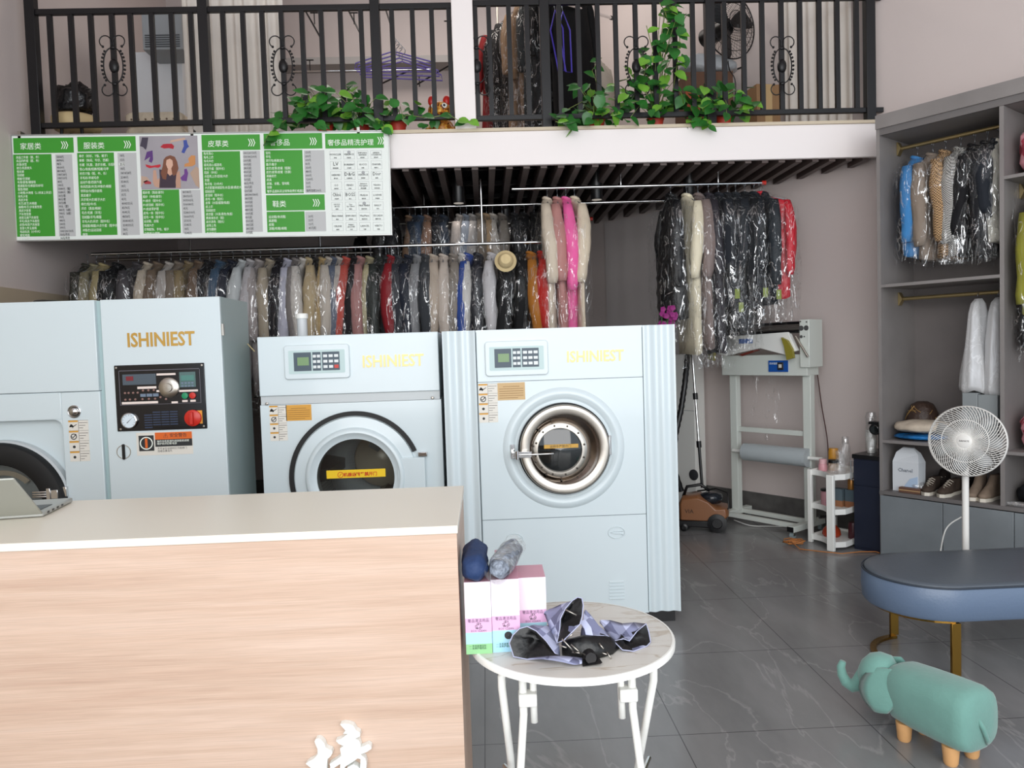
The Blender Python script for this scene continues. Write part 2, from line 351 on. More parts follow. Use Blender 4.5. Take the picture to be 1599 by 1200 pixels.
# black cylinder downlights under the slats
for i,(px,py,Y) in enumerate([(716,296,6.0),(790,332,7.0),(932,300,6.0),(1077,293,6.0)]):
    p = atY(px,py,Y)
    t = thing('ceiling_downlight', ['black cylinder downlight over the rails, first from the white column','black cylinder downlight over the rear rails, small and far back','black cylinder downlight above the pink and beige coats','black cylinder downlight above the black and cream coats'][i], 'ceiling light', (p.x,p.y,2.8), group='black cylinder downlights under the slats')
    MB().lathe([(.045,-.12),(.048,-.115),(.048,0.12)],seg=20).build('lamp_housing', M_bplastic, t, smooth='auto')
    MB().lathe([(.04,-.1215),(.001,-.121)],seg=20).build('lamp_lens', mat('lens with added glow','D8CFC4',.2,emit=.35), t)  # faint glow added to the lens; the fitting itself is unlit
    sp = bpy.data.lights.new('downlight','SPOT'); sp.energy = 1.5; sp.spot_size = 2.9; sp.spot_blend = .8; sp.shadow_soft_size = .04; sp.color = (1,.93,.88)  # fill spot added below each unlit fitting to brighten the wall panels behind
    so = bpy.data.objects.new('added_fill_spot', sp); C.objects.link(so); so.parent = t; so.location = (0,0,-.14)
# ================================================================ railings
def ornament(par, X, y, zc, h):
    o = MB(); k = h/.4
    for sz in (1,-1):
        for sx in (1,-1):
            pts = []
            for i in range(15):
                a = -PI*.62+i/14*PI*1.45 if True else 0
                pts.append((sx*(.042+.042*math.cos(PI-a*1.0))*k, 0, sz*(.165+.04*math.sin(a+.35))*k))
            pts = [(sx*.008*k,0,sz*.115*k)]+[(sx*(.045-.038*math.cos(t))*k,0,sz*(.16+.038*math.sin(t))*k) for t in [i/12*PI*1.35 for i in range(13)]]
            o.at((X,y-.016,zc)).tube(pts, .0042, 6)
            e = pts[-1]; o.ball(e, .009, 8, 6)
    for sx in (1,-1):
        arc = [(sx*(.012+.052*math.cos(a)),0,.115*math.sin(a)) for a in [(-PI/2+PI*i/14) for i in range(15)]]
        o.at((X,y-.016,zc)).tube([(p[0]*k,0,p[2]*k) for p in arc], .0045, 6)
        for i in range(9):
            a = -PI/3.2+PI/1.6*i/8
            o.ball((sx*(.024+.052*math.cos(a))*k,0,.115*math.sin(a)*k), .0085, 8, 6)
    o.at((X,y,zc)).ball((0,-.004,0), (.034,.028,.052), 12, 8)
    for s_ in (1,-1): o.ball((0,-.012,s_*.12*k), (.02,.012,.013), 10, 6)
    o.build('scroll_ornament', M_black, par, smooth=True)
def railing(name, label, xa, xb, posts, bals, orns, toppy, botpy):
    t = thing(name, label, 'railing', (0,0,0), group=None)
    Y = yb+.07; zt = atY(*toppy,Y).z; zb = atY(*botpy,Y).z
    xa = max(xa, atY(posts[0],100,Y).x-.03) if posts[0] < 100 else xa
    MB().box((xa,Y-.016,zt-.02),(xb,Y+.016,zt+.02)).build('top_rail', M_black, t, bevel=.003)
    MB().box((xa,Y-.016,zb-.018),(xb,Y+.016,zb+.018)).build('bottom_rail', M_black, t, bevel=.003)
    for p in posts:
        X = atY(p,100,Y).x; MB().box((X-.034,Y-.03,3.082),(X+.034,Y+.03,4.35)).build('post', M_black, t, bevel=.003)
    for p in bals:
        X = atY(p,100,Y).x; MB().box((X-.0165,Y-.013,zb),(X+.0165,Y+.013,zt)).build('baluster', M_black, t)
    for p in orns:
        X = atY(p,100,Y).x; ornament(t, X, Y, atY(p,104,Y).z, .42)
    # four bolts where the rails meet the posts
    return t
Yr = yb+.07
railing('railing','black iron railing with scroll ornaments left of the white column, above the price board', XL+.01, ca-.002,
    [54,322,589], [82,115,146,179,208,241,272,302,352,383,413,443,475,505,535,567,615,647,677,704], [179,443], (300,16), (300,192))
railing('railing','black iron railing with scroll ornaments right of the white column, behind trailing plants', cb_+.002, wallX(Yr)-.01,
    [852,1109,1358], [745,766,797,825,875,905,935,963,994,1024,1055,1083,1132,1162,1191,1221,1250,1280,1308,1338], [745,994,1221], (1100,0), (1100,178))
# ================================================================ price board
YS = 5.33
tilt = math.radians(.55)
p0 = atY(18,212,YS); zt0 = p0.z
bt = thing('price_board', 'long white price board with green columns and price lists hung below the railing', 'sign board', (p0.x, YS, p0.z), rot=(0, tilt, 0))
def SB(px, py):     # board-local x,z from the photo
    p = atY(px, py, YS)-Vector((p0.x, YS, p0.z)); c, s_ = math.cos(-tilt), math.sin(-tilt)
    return (p.x*c+p.z*s_, -p.x*s_+p.z*c)
bw = SB(607,206)[0]; bh = SB(606,366)[1]
MB().box((0,0,bh),(bw,.025,0)).build('board', M_signw, bt, bevel=.004)
fr = MB(); fr.box((-.006,-.004,bh-.006),(0,.028,.006)).box((bw,-.004,bh-.006),(bw+.006,.028,.006)).box((0,-.004,0),(bw,.028,.006)).box((0,-.004,bh-.006),(bw,.028,bh))
fr.build('frame', mat('aluminium edge','B8B9B6',.35,metal=.7), bt)
def panel(mb, x0, y0, x1, y1, d=.0015):
    a = SB(x0,y0); b = SB(x1,y1); mb.box((a[0],-d,b[1]),(b[0],0,a[1]))
gb = MB()
for q in [(21,216,116,238.5),(21,241.5,87,369),(121,214,213,236),(121,239,184,367),(222,297,283,364),(315,211,407,234),(316,237,380,363),(412,209,504,232),(413,235,475,302),(416,305,508,328),(417,331,477,362),(508,209,600,231)]: panel(gb,*q)
for q in [(87,241.5,119,369),(184,239,219,367),(283,297,316,364),(380,236,411,362),(475,235,509,301),(477,331,510,361)]: g1 = MB(); panel(g1,*q); g1.build('grey_price_panel', M_gray, bt)
gb.build('green_panel', M_green, bt)
def stext(body, px, py, hpx, m=M_print_w, pitch=None, sx=1.0, bold=0, nm='lettering', lines=None, align='LEFT', res=1):
    a = SB(px, py); pm = 1/ (FPX/YS)
    size = hpx*pm*1.25; n = body.count('\n')
    ls = (pitch*pm/size) if pitch else 1
    return text(body, size, (a[0], -.002, a[1]), m, bt, nm, .0006, align=align, res=res, ls=ls/1.0, bold=bold, sx=sx)
for body,px,py in [('家居类',32,233),('服装类',131,232),('皮草类',325,229),('奢侈品',421,227),('鞋类',426,323)]: stext(body,px,py,8.6,sx=.98,res=4)
stext('奢侈品精洗护理',512,227,8.2,sx=.98,res=4)
ch = MB()
for px,py in [(96,227),(194,226),(388,223),(484,221),(489,317),(590,220)]:
    for k in range(3):
        a = SB(px+k*3.6,py); h = .026; w_ = .012
        for sg in (1,-1):
            ch.add([(a[0],-.003,a[1]+sg*h),(a[0]+.006,-.003,a[1]+sg*h),(a[0]+w_+.006,-.003,a[1]),(a[0]+w_,-.003,a[1])],[(0,1,2,3)] if sg<0 else [(3,2,1,0)])
ch.build('arrow_mark', M_print_w, bt)
c1 = '床品三件套（套、件）\n床品四件套（套、件）\n床罩/床笠\n枕芯/乳胶枕头\n蚕丝被\n羽绒被\n棉被/空调被\n毛毯/夏毯/珊瑚毯\n普通窗帘/全棉窗帘/纱帘\n靠垫/抱枕\n小地毯/大地毯（2.1米以上另议）\n纯毛沙发\n真皮沙发\n布艺/皮艺/木椅套\n麻棉/布艺/沙发套坐垫\n真皮沙发套\n汽车坐垫套\n座套五座汽车座垫\n羊毛/真皮汽车座垫\n皮垫/布垫汽车座垫\n坐垫七件五座椅\n电动玩具（小中大）\n玻化地面\n羊毛地毯'
v1 = '58/68元\n88/98元\n48元\n40/60元\n88/108元\n108/128元\n100/120元\n40元\n100元\n50/80元（幅）\n50/80元（幅）\n30元/套\n80元/套\n50元/座\n90元（套）\n440元（6座）\n700元（6座）\n70元\n440元\n200元\n300元\n100/120/150元\n50元/平方\n50元/平方'
c2 = '单衣（衬衫、T恤、裙子）\n单裤（休闲、牛仔、西裤）\n长裙（礼服、连衣长裙、长短裙、礼服）\n背心/坎肩/短裤/短裙/马甲\n衬衣/T恤（短、中、长）\n羊毛衫/羊绒毛衣\n运动外套/西装外套\n休闲西装/夹克/冲锋衣/棉服\n领带丝巾/围巾披肩\n真丝裙子\n风衣呢大衣/呢子大衣\n棉衣/短/中/长\n风衣（真丝/棉麻）\n毛衣/毛裤（羊毛）\n羽绒服/羊毛/棉服\n羊毛大衣/风衣（短中长）\n羽绒服/棉服/大衣外套（短中长）\n冲锋衣/运动羽绒\n唐装'
v2 = '18元\n15元\n25元\n18元\n18/18/28元\n25/40元\n35/40元\n18元\n25/35元\n35元\n45元\n40/45/55元\n45/70元\n40/45元\n48/58元\n30/40/45元\n35/45/55元\n58元\n80元'
c3 = '婚纱类（简易/豪华）\n婚纱（中档/豪华）\nPU皮衣（短中长）\nPU皮羽绒（短中长）\nPU皮皮草护理\n皮毛一体（短中长）\n貂毛一体（短中长）\n运动鞋、皮鞋\n毛绒大衣\n衣物配饰、手包、帽子\n杂物裤子/褶裤'
v3 = '80/180元\n280/320元\n30/35/65元\n50/60/80元\n45元\n55/80/100元\n50/60/70元\n25/35元\n55/85元\n18元\n35/45元'
c4 = '兔毛背心\n兔毛上衣\n兔毛中衣\n狐毛背心/狐貉毛\n羊毛外套（短中长）\n貂皮（中长）\n水貂毛上衣/貂绒/大衣\n女狐\n兔毛毡（小中大）\n大衣配套拼接貂毛/水貂/豪/裘皮大衣\n貂绒皮衣\n皮羽绒（短中长）\n皮毛一体（短长）\n皮草（水貂/狐狸/兔貉）\n皮上衣\n羽绒皮衣\n皮衣服（卡其/黑色/兔貉）\n麂皮绒长衣（短）\n皮衣改色（短长）\n皮带上色\n皮包翻新\n包边加工'
v4 = '100/120/150元\n150/180/200元\n200元起\n300元起\n280元起\n400元起\n350元起\n50元起\n80元/平方\n300元起\n220元起\n280/380/580元\n380元起\n300元起\n200元起\n480元起\n600元起\n80元起\n150元起\n180元起\n280元起\n50元起'
c5 = '钱包\n手包\n旅行包/新款女包\n箱子/鞋子\n皮衣/皮草/皮裙（短款）\n皮衣/皮草/皮裙（长款）\n高级皮衣\n皮具\n皮鞋、长靴、雪地靴\n领带\n奢侈品面料另议特殊收费价格面议'
v5 = '150元\n200元\n600元\n80元\n350元\n480元\n600元\n1200元\n50元\n50元\n每件加收200元'
c6 = '运动鞋/休闲鞋\n高跟鞋\n皮鞋\n凉鞋/布鞋/棉鞋'; v6 = '20元\n25元\n15元\n45元起'
for cc,vv,x,xv,y,pt,h,sx in [(c1,v1,26,89,248,5.3,3.7,.78),(c2,v2,124,187.5,246,6.55,4.0,.78),(c3,v3,223.5,286,303,6.18,3.8,.78),(c4,v4,318.5,380,242,5.72,3.8,.78),(c5,v5,415.5,477,241,5.8,3.8,.8),(c6,v6,420,482,341,5.9,3.9,.85)]:
    stext(cc,x,y,h,M_print_w,pt,sx,nm='price_list'); stext(vv,xv,y-1,h,M_ink,pt,sx*.92,nm='price_figures')
# brand cards, 4 x 8
br = [['MONCLER','VERSACE','EMPORIO\nARMANI','ARMANI\nCOLLEZIONI'],['LV','BURBERRY','GUCCI','CHANEL'],['HERMES','D&G','VERSACE','Dior'],['OO','FENDI','Salvatore\nFerragamo','Valentino'],['Chloé','BOSS','PRADA','LOEWE'],['HUGO\nBOSS','See\nby Chloé','MAX MARA','BALLY'],['MAX MARA','EMPORIO','MaxMara','ESCADA'],['CELINE','MARC\nJACOBS','LANCEL','VERTU']]
cm = ['梦客','范思哲','阿玛尼','阿玛尼','路易威登','巴宝莉','古驰','香奈儿','爱马仕','杜嘉班纳','范思哲','迪奥','欧米茄','芬迪','菲拉格慕','华伦天奴','克洛伊','波士','普拉达','罗意威','雨果','蔻依','麦丝玛拉','巴利','麦丝','阿玛尼','麦丝玛拉','爱斯卡达','赛琳','马克','兰姿','纬图']
cards = MB(); 
for r in range(8):
    for c in range(4):
        x0 = 515.5+c*21.2+r*.55; y0 = 236+r*16-c*.25; a = SB(x0,y0); b = SB(x0+17.5,y0+12.8); e = .0012
        for q in ((a[0],b[1],b[0],b[1]+e),(a[0],a[1]-e,b[0],a[1]),(a[0],b[1],a[0]+e,a[1]),(b[0]-e,b[1],b[0],a[1])): cards.box((q[0],-.0012,q[1]),(q[2],0,q[3]))
        s_ = br[r][c]; two = '\n' in s_; L_ = max(len(q) for q in s_.split('\n'))
        h = 6 if s_ in ('D&G','Dior','BOSS','Chloé','LV') else (2.6 if two else 3.0)
        stext(s_, x0+8.7, y0+(6.8 if not two else 4.6), h, M_ink, 3.0 if two else None, min(1.0, 13/(L_*h*.62)), nm='brand_name', align='CENTER')
        stext(cm[r*4+c], x0+8.7, y0+11.6, 1.7, M_ink, nm='brand_caption', align='CENTER')
        if (r,c) in ((0,1),(2,2),(5,2)):
            q = SB(x0+8.7,y0+2.2); cards.add([(q[0]+.012*math.cos(k*PI/6),-.0015,q[1]+.012*math.sin(k*PI/6)) for k in range(12)],[tuple(range(12))])
cards.build('brand_card_outline', mat('thin grey rule','A9ACAE',.6), bt)
# printed photograph: a woman between shoes held by hands
ph = MB(); panel(ph,218,213,312,295,.002); ph.build('printed_picture', mat('picture backdrop','A39EA4',.45,var=.12,vscale=2.5), bt)
def blob(name, pts, col, d=.0025):
    vs = [SB(110+x/6.667, 200+y/6.667) for x,y in pts]
    # prism, front at -d
    mb = MB(); mb.prism([(v[0],v[1]) for v in vs], -d, -.0015); return mb.build(name, mat('print '+col, col, .5), bt)
blob('picture_woman_dress',[(930,430),(1000,450),(1060,490),(1095,440),(1112,500),(1100,625),(920,625),(935,520)],'3A2A38',.0026)
blob('picture_woman_arm',[(868,440),(895,440),(910,540),(935,520),(930,625),(880,610),(862,560)],'C49A84',.0027)
blob('picture_woman_arm',[(1110,470),(1140,440),(1150,520),(1155,625),(1105,625),(1100,560)],'BD927C',.0027)
blob('picture_woman_hair',[(1000,300),(1045,285),(1090,300),(1115,350),(1130,420),(1110,480),(1080,500),(1055,470),(1010,480),(1000,540),(965,530),(945,470),(965,400),(975,330)],'7A4A34',.0029)
blob('picture_woman_face',[(1005,335),(1040,320),(1068,340),(1072,390),(1045,440),(1015,420),(1000,380)],'D9AE98',.0032)
blob('picture_woman_neck',[(1020,425),(1055,425),(1065,480),(1040,500),(1015,470)],'D2A48C',.0031)
for pts,col in [([(940,200),(970,170),(1010,165),(1060,165),(1085,190),(1075,220),(1030,210),(980,215)],'B01C2E'),([(785,380),(850,395),(940,380),(945,400),(920,415),(880,410),(830,420),(795,405)],'C22334'),
    ([(1180,130),(1215,125),(1225,170),(1240,195),(1215,215),(1190,265),(1160,255),(1185,190)],'3A4C9A'),([(750,100),(815,100),(800,200),(790,230),(760,200),(730,190)],'40394A'),([(800,250),(860,235),(865,330),(850,365),(820,350),(835,300),(775,340)],'5B3478'),
    ([(1230,320),(1265,285),(1305,290),(1305,380),(1270,400),(1190,405),(1195,375),(1240,360)],'C98A52'),([(1190,430),(1215,425),(1230,470),(1215,555),(1165,550),(1150,520),(1190,480)],'6A3A86'),([(765,560),(800,545),(845,565),(845,585),(780,585)],'A63238'),
    ([(1250,470),(1310,400),(1340,420),(1350,625),(1310,600)],'B59A86'),([(1040,160),(1050,130),(1175,105),(1190,100),(1205,120),(1060,150)],'C9A894'),([(740,500),(800,510),(830,545),(770,570),(740,620)],'BCA08E')]:
    blob('picture_shoe',pts,col,.003)
# hanging brackets of the board
for px in (30,300,560):
    a = SB(px,206); MB().box((a[0]-.01,.0,-.03),(a[0]+.01,.05,.03)).build('bracket', M_steel, bt)
# ================================================================ machines
def rbox(mb, x0, x1, y0, y1, z0, z1): return mb.box((x0,y0,z0),(x1,y1,z1))
def ring(mb, c, r0, r1, d0, d1, seg=56):      # flat annulus body facing -y, from depth d0 (wall side) to d1 (viewer side)
    mb.lathe([(r0,d0),(r0,d1),(r1,d1),(r1,d0)], c, '-y', seg, cap=False); return mb
def stickers(par, x, y, z, w_, h, wide=True):    # four-row pictogram sticker
    MB().box((x,y-.0012,z-h),(x+w_,y,z)).build('instruction_sticker', M_paper, par)
    m = MB()
    for k in range(4):
        zz = z-h*k/4; m.box((x+.001,y-.002,zz-.009),(x+w_*.48,y-.0011,zz-.001))
    m.build('sticker_heading', M_amber, par)
    m = MB()
    for k in range(4):
        zz = z-h*(k+.58)/4
        m.at((x+w_*.24,y-.002,zz)); mm = circ(h*.07,14)
        if k in (1,): 
            for a in range(14):
                p = circ(h*.075,14); q = circ(h*.055,14); b = (a+1)%14
                m.add([(p[a][0],0,p[a][1]),(p[b][0],0,p[b][1]),(q[b][0],0,q[b][1]),(q[a][0],0,q[a][1])],[(0,1,2,3)])
            m.add([(-.012,0,0),(-.004,0,-.008),(.014,0,.01),(.012,0,.014),(-.004,0,-.003),(-.011,0,.003)],[(0,1,2,3,4,5)])
        elif k == 0: m.add([(-.02,0,-.004),(-.012,0,.012),(-.006,0,.010),(-.004,0,-.010),(.003,0,-.002),(.018,0,.008),(.018,0,.011),(.002,0,.002),(-.006,0,-.004),(-.012,0,.006)],[(0,1,2,3,4,5,6,7,8,9)])
        else: m.add([(p[0],0,p[1]) for p in circ(h*.035,10)],[tuple(range(10))])
        m.reset()
        for j in range(3):
            z2 = z-h*k/4-h*.25*(.25+.25*j); m.box((x+w_*.53,y-.0018,z2-.0014),(x+w_*(.97-.12*((j*7+k*3)%3)),y-.0011,z2+.0006))
        m.box((x,y-.0018,z-h*k/4-.001),(x+w_,y-.0011,z-h*k/4))
    m.box((x+w_*.5,y-.0018,z-h),(x+w_*.5+.0012,y-.0011,z))
    m.build('sticker_pictograms', M_ink, par)
def notice(par, x, y, z, w_, h, m_):
    MB().box((x,y-.0012,z-h),(x+w_,y,z)).build('notice_sticker', m_, par)
    t = MB()
    for k in range(6):
        zz = z-h*(.22+.13*k); t.box((x+w_*(.2 if k==0 else .06),y-.002,zz-.0012),(x+w_*(.8 if k==0 else .94-.2*(k==5)),y-.0012,zz+.0008))
    t.build('notice_print', mat('brown print','7A5A2A',.6), par)
def keypad_panel(par, x0, x1, z0, z1, y, redkey):   # recessed control panel with screen and keys
    w_, h = x1-x0, z1-z0
    f = MB(); f.prism(rrect(x0,z0,x1,z1,.018), y-.014, y+.004); f.build('panel_bezel', M_enamel, par, bevel=.004)
    g = MB(); g.prism(rrect(x0+.10*w_*.7,z0+h*.16,x1-.10*w_*.7,z1-h*.16,.005), y-.0155, y-.013); g.build('control_panel', M_panelteal, par)
    ax0, ax1 = x0+w_*.15, x1-w_*.15; az0, az1 = z0+h*.24, z1-h*.22
    k = MB(); k.box((ax0,y-.017,az0),(ax0+(ax1-ax0)*.38,y-.0155,az1)).box((ax0+(ax1-ax0)*.41,y-.017,az0),(ax0+(ax1-ax0)*.59,y-.0155,az1)).box((ax0+(ax1-ax0)*.62,y-.017,az0),(ax1,y-.0155,az1)); k.build('keypad_field', M_keypad, par)
    MB().box((ax0+(ax1-ax0)*.08,y-.0185,az0+h*.16),(ax0+(ax1-ax0)*.33,y-.017,az1-h*.14)).build('display', M_lcd, par)
    kk = MB()
    for r in range(3):
        zc = az1-(az1-az0)*(.22+.29*r)
        for c in range(2):
            xc = ax0+(ax1-ax0)*(.455+.09*c); kk.box((xc-.0085,y-.019,zc-.0075),(xc+.0085,y-.017,zc+.0075))
        for c in range(3):
            if r == 2 and c == 2: continue
            xc = ax0+(ax1-ax0)*(.69+.12*c); kk.box((xc-.011,y-.019,zc-.0075),(xc+.011,y-.017,zc+.0075))
    kk.build('keys', M_key, par, bevel=.001)
    xc = ax0+(ax1-ax0)*.93; zc = az1-(az1-az0)*.80
    MB().box((xc-.011,y-.0192,zc-.009),(xc+.011,y-.017,zc+.009)).build('stop_key', M_red if redkey else M_key, par)
# ---- washer with the steel porthole (right)
YW = 3.94
X0, X1 = atY(690,518,YW).x, atY(1054,508,YW).x; HW = 1.612
wm = thing('washing_machine', 'large pale industrial washer with a steel porthole door, behind the round table', 'washing machine', (0,0,0))
b = MB(); px0, px1 = atY(743,518,YW).x, atY(1003,510,YW).x
# plan outline with vertical flutes either side of the flat front panel
def flute(xa, xb, sgn):
    n = 40; out = []
    for i in range(n+1):
        t = i/n; x = xa+(xb-xa)*t; y = YW+.010+.006*math.cos(t*PI*5)-.004*math.cos(t*PI*2); out.append((x, y))
    return out
plan = flute(X0,px0-.004,1)+[(px0-.003,YW+.02),(px0,YW),(px1,YW),(px1+.003,YW+.02)]+flute(px1+.004,X1,1)+[(X1,YW+.9),(X0,YW+.9)]
b.prismz(plan, .07, HW); body = b.build('cabinet_body', M_enamel, wm, smooth='auto')
MB().box((X0+.03,YW+.05,0),(X1-.02,YW+.85,.07)).build('plinth', M_bplastic, wm)
# joints in the front
def zat(py, px=880): return atY(px,py,YW).z
j = MB()
for z_ in (zat(593), zat(808)): j.box((px0,YW-.0008,z_-.0015),(px1,YW+.002,z_+.0015))
for x_ in (px0+.0015, px1-.0015): j.box((x_-.0015,YW-.0008,.08),(x_+.0015,YW+.002,HW-.01))
j.build('panel_joint', M_slot, wm)
a_, b_ = atY(757,534,YW), atY(857,585,YW)
keypad_panel(wm, a_.x, b_.x, b_.z, a_.z, YW, False)
t_ = atY(885,566,YW); text('ISHINIEST', .083, (t_.x, YW-.001, t_.z), M_yelletter, wm, 'brand_lettering', .0015, bold=.0015, sx=.86)
q = atY(747,600,YW); stickers(wm, q.x, YW, q.z, .10, .205); q = atY(777,598.5,YW); notice(wm, q.x, YW, q.z, .145, .092, M_tan)
dc = atY(881,700,YW); c_ = (dc.x,YW,dc.z); px_m = YW/FPX
# big pressed ring, then steel door
pr = MB(); pr.lathe([(96*px_m,0),(93*px_m,.008),(88*px_m,.016),(84*px_m,.015),(79*px_m,.002),(77*px_m,.0)], c_, '-y', 64, cap=False); pr.build('pressed_ring', M_enamel, wm, smooth=True)
sr = MB(); sr.lathe([(70*px_m,0),(69.8*px_m,.052),(69*px_m,.058),(67*px_m,.0605),(62*px_m,.0595),(56*px_m,.056),(54.5*px_m,.053),(54*px_m,.048)], c_, '-y', 72, cap=False)
door = sr.build('door_rim', M_steel, wm, smooth=True)
cI = (dc.x-7*px_m, YW, dc.z-2*px_m)
MB().lathe([(72*px_m,0),(72*px_m,.03),(70*px_m,.034)], c_, '-y', 64, cap=False).build('door_gasket', M_rubber, door)
def oring(cx,cz,rr,h,n=72): return [(cx+rr*math.cos(2*PI*k/n), YW-h, cz+rr*math.sin(2*PI*k/n)) for k in range(n)]
mx_ = lambda t_: (c_[0]+(cI[0]-c_[0])*t_, c_[2]+(cI[2]-c_[2])*t_)
cone = MB(); cone.loft([oring(*mx_(t_),rr*px_m,h) for t_,rr,h in ((0,54,.050),(.2,52.5,.046),(.35,51.5,.044),(.7,47,.018),(1,44.5,.010),(1,36,.009))],False,False); cone.build('door_funnel', mat('dark steel','8A8078',.22,metal=1), door, smooth='auto')
ir = MB(); ir.lathe([(44*px_m,.008),(43.5*px_m,.026),(42*px_m,.030),(35*px_m,.030),(34*px_m,.02)], cI, '-y', 64, cap=False).build('inner_ring', M_steel, door, smooth='auto')
M_bolt = mat('dark bolt','3B3631',.4,metal=.8)
for k in range(12):
    bl = MB(); a = 2*PI*k/12+.2; bl.lathe([(.0001,.036),(.005,.035),(.006,.029)], (cI[0]+39*px_m*math.cos(a),YW,cI[2]+39*px_m*math.sin(a)), '-y', 8); bl.build('bolt', M_bolt, door); bl = MB()
    bl.lathe([(.0001,.040),(.005,.039),(.006,.022)], (c_[0]+49.5*px_m*math.cos(a+.2),YW,c_[2]+49.5*px_m*math.sin(a+.2)), '-y', 8); bl.build('bolt', M_bolt, door)
MB().lathe([(35*px_m,.022),(30*px_m,.028),(18*px_m,.038),(6*px_m,.043),(.0005,.044)], cI, '-y', 48, cap=False).build('door_glass', M_glassdark, door, smooth=True)
ys = MB(); z0_ = cI[2]+.022; ys.box((cI[0]-.085,YW-.0485,z0_-.009),(cI[0]+.095,YW-.0455,z0_+.011)); sk = ys.build('warning_strip', mat('dull gold strip','C79A3E',.5), door)
text('运转中严禁开门', .016, (cI[0]-.055,YW-.0487,z0_-.005), M_ink, door, 'warning_print', .0003, res=1)
lt = MB(); lx = c_[0]-78*px_m; lz = c_[2]-4*px_m
lt.box((lx-.02,YW-.03,lz-.03),(lx+.0,YW,lz+.045)).box((lx-.005,YW-.095,lz-.018),(lx+.085,YW-.068,lz+.014)).box((lx-.018,YW-.09,lz-.01),(lx-.004,YW,lz+.01)); lt.tube([(lx+.01,YW-.098,lz-.002),(lx+.20,YW-.096,lz-.001)],.0045,8); lt.cyl((lx+.01,YW-.095,lz-.026),(lx+.01,YW-.095,lz+.02),.010,12)
lt.build('latch', M_chrome, door, bevel=.002)
hg = MB(); hx = c_[0]+68*px_m; hg.box((hx,YW-.02,lz-.03),(hx+.022,YW,lz+.075)); hg.cyl((hx+.011,YW-.028,lz-.028),(hx+.011,YW-.028,lz+.073),.008,12); hg.box((hx-.005,YW-.038,lz+.005),(hx+.012,YW-.03,lz+.05)); hg.build('hinge', M_chrome, door, bevel=.002)
# lower panel: two oval badges and louvres
for px,py in ((804,843),(963,832)):
    p = atY(px,py,YW); e = MB(); n = 36
    pts = [(p.x+.044*math.cos(2*PI*k/n), YW-.002, p.z+.031*math.sin(2*PI*k/n)) for k in range(n)]; e.tube(pts,.0022,6,closed=True)
    e.tube([(p.x+.036,YW-.002,p.z+.006),(p.x-.010,YW-.002,p.z+.006),(p.x-.03,YW-.002,p.z+.0),(p.x-.01,YW-.002,p.z-.006),(p.x+.02,YW-.002,p.z-.006),(p.x+.035,YW-.002,p.z-.014)],.0022,6)
    e.build('oval_badge', M_enamel, wm, smooth=True)
lo = MB()
for k in range(6):
    p = atY(952,909+k*5.2,YW); q = atY(975,909,YW); lo.add([(p.x,YW,p.z+.005),(q.x,YW,p.z+.005),(q.x,YW-.008,p.z-.003),(p.x,YW-.008,p.z-.003),(p.x,YW,p.z-.004),(q.x,YW,p.z-.004)],[(3,2,1,0),(5,2,3,4),(0,4,3),(1,2,5)])
lo.build('louvre', M_enamel, wm)
# ---- tumble dryer (middle)
YD = 4.05
dm = thing('tumble_dryer', 'pale industrial dryer with round glass door and yellow warning strip, behind the counter', 'dryer', (0,0,0))
x0, x1 = atY(401.7,528.7,YD).x, atY(684,520.5,YD).x; HD = 1.615; x1e = x1+.005
dz = lambda py, px=545: atY(px,py,YD).z
zb1, zb2 = dz(615), dz(628)
MB().box((x0,YD,zb1),(x1,YD+.85,HD)).build('top_housing', M_enamel, dm, bevel=.004)
MB().box((x0+.002,YD+.012,zb2-.002),(x1-.002,YD+.84,zb1)).build('grey_band', M_enamelgrey, dm)
# front sheet with a round opening
dcn = atY(557,745,YD+.0); cx, cz = dcn.x, dcn.z; s_ = YD/FPX
def sheet_with_hole(mb, xa, xb, za, zb, cx, cz, r, y, thick=.02, n=48):
    outer = []
    for k in range(n):
        a = 2*PI*k/n; dx, dz_ = math.cos(a), math.sin(a); ts = []
        if dx > 1e-6: ts.append((xb-cx)/dx)
        if dx < -1e-6: ts.append((xa-cx)/dx)
        if dz_ > 1e-6: ts.append((zb-cz)/dz_)
        if dz_ < -1e-6: ts.append((za-cz)/dz_)
        t = min(ts); outer.append((cx+dx*t, cz+dz_*t))
    # snap corners
    for (qx,qz) in ((xa,za),(xb,za),(xb,zb),(xa,zb)):
        k = min(range(n), key=lambda i: (outer[i][0]-qx)**2+(outer[i][1]-qz)**2); outer[k] = (qx,qz)
    inner = [(cx+r*math.cos(2*PI*k/n), cz+r*math.sin(2*PI*k/n)) for k in range(n)]
    mb.loft([[(p[0],y,p[1]) for p in outer],[(p[0],y,p[1]) for p in inner],[(p[0],y+thick,p[1]) for p in inner]], False, False); return mb
body = MB(); sheet_with_hole(body, x0, x1e, .06, zb2-.003, cx, cz, 60*s_, YD, .05)
body.box((x0,YD+.001,.06),(x0+.02,YD+.84,zb2-.003)).box((x1e-.02,YD+.001,.06),(x1e,YD+.84,zb2-.003)).box((x0,YD+.82,.06),(x1e,YD+.84,zb2-.003)).box((x0,YD+.02,.06),(x1e,YD+.84,.08))
body.build('cabinet_body', M_enamel, dm)
MB().box((x0+.03,YD+.04,0),(x1-.03,YD+.8,.06)).build('plinth', M_bplastic, dm)
g = MB(); g.at((cx,YD,cz)); n=60; gp_ = []
for k in range(n+1):
    a = math.radians(22)+k/n*math.radians(176)
    gp_.append(a)
R1, R0 = 103*s_, 96*s_
ri = [[((R0)*math.cos(a),-.002,(R0)*math.sin(a)),((R0)*math.cos(a),-.014,(R0)*math.sin(a)),((R1)*math.cos(a),-.014,(R1)*math.sin(a)),((R1)*math.cos(a),-.002,(R1)*math.sin(a))] for a in gp_]
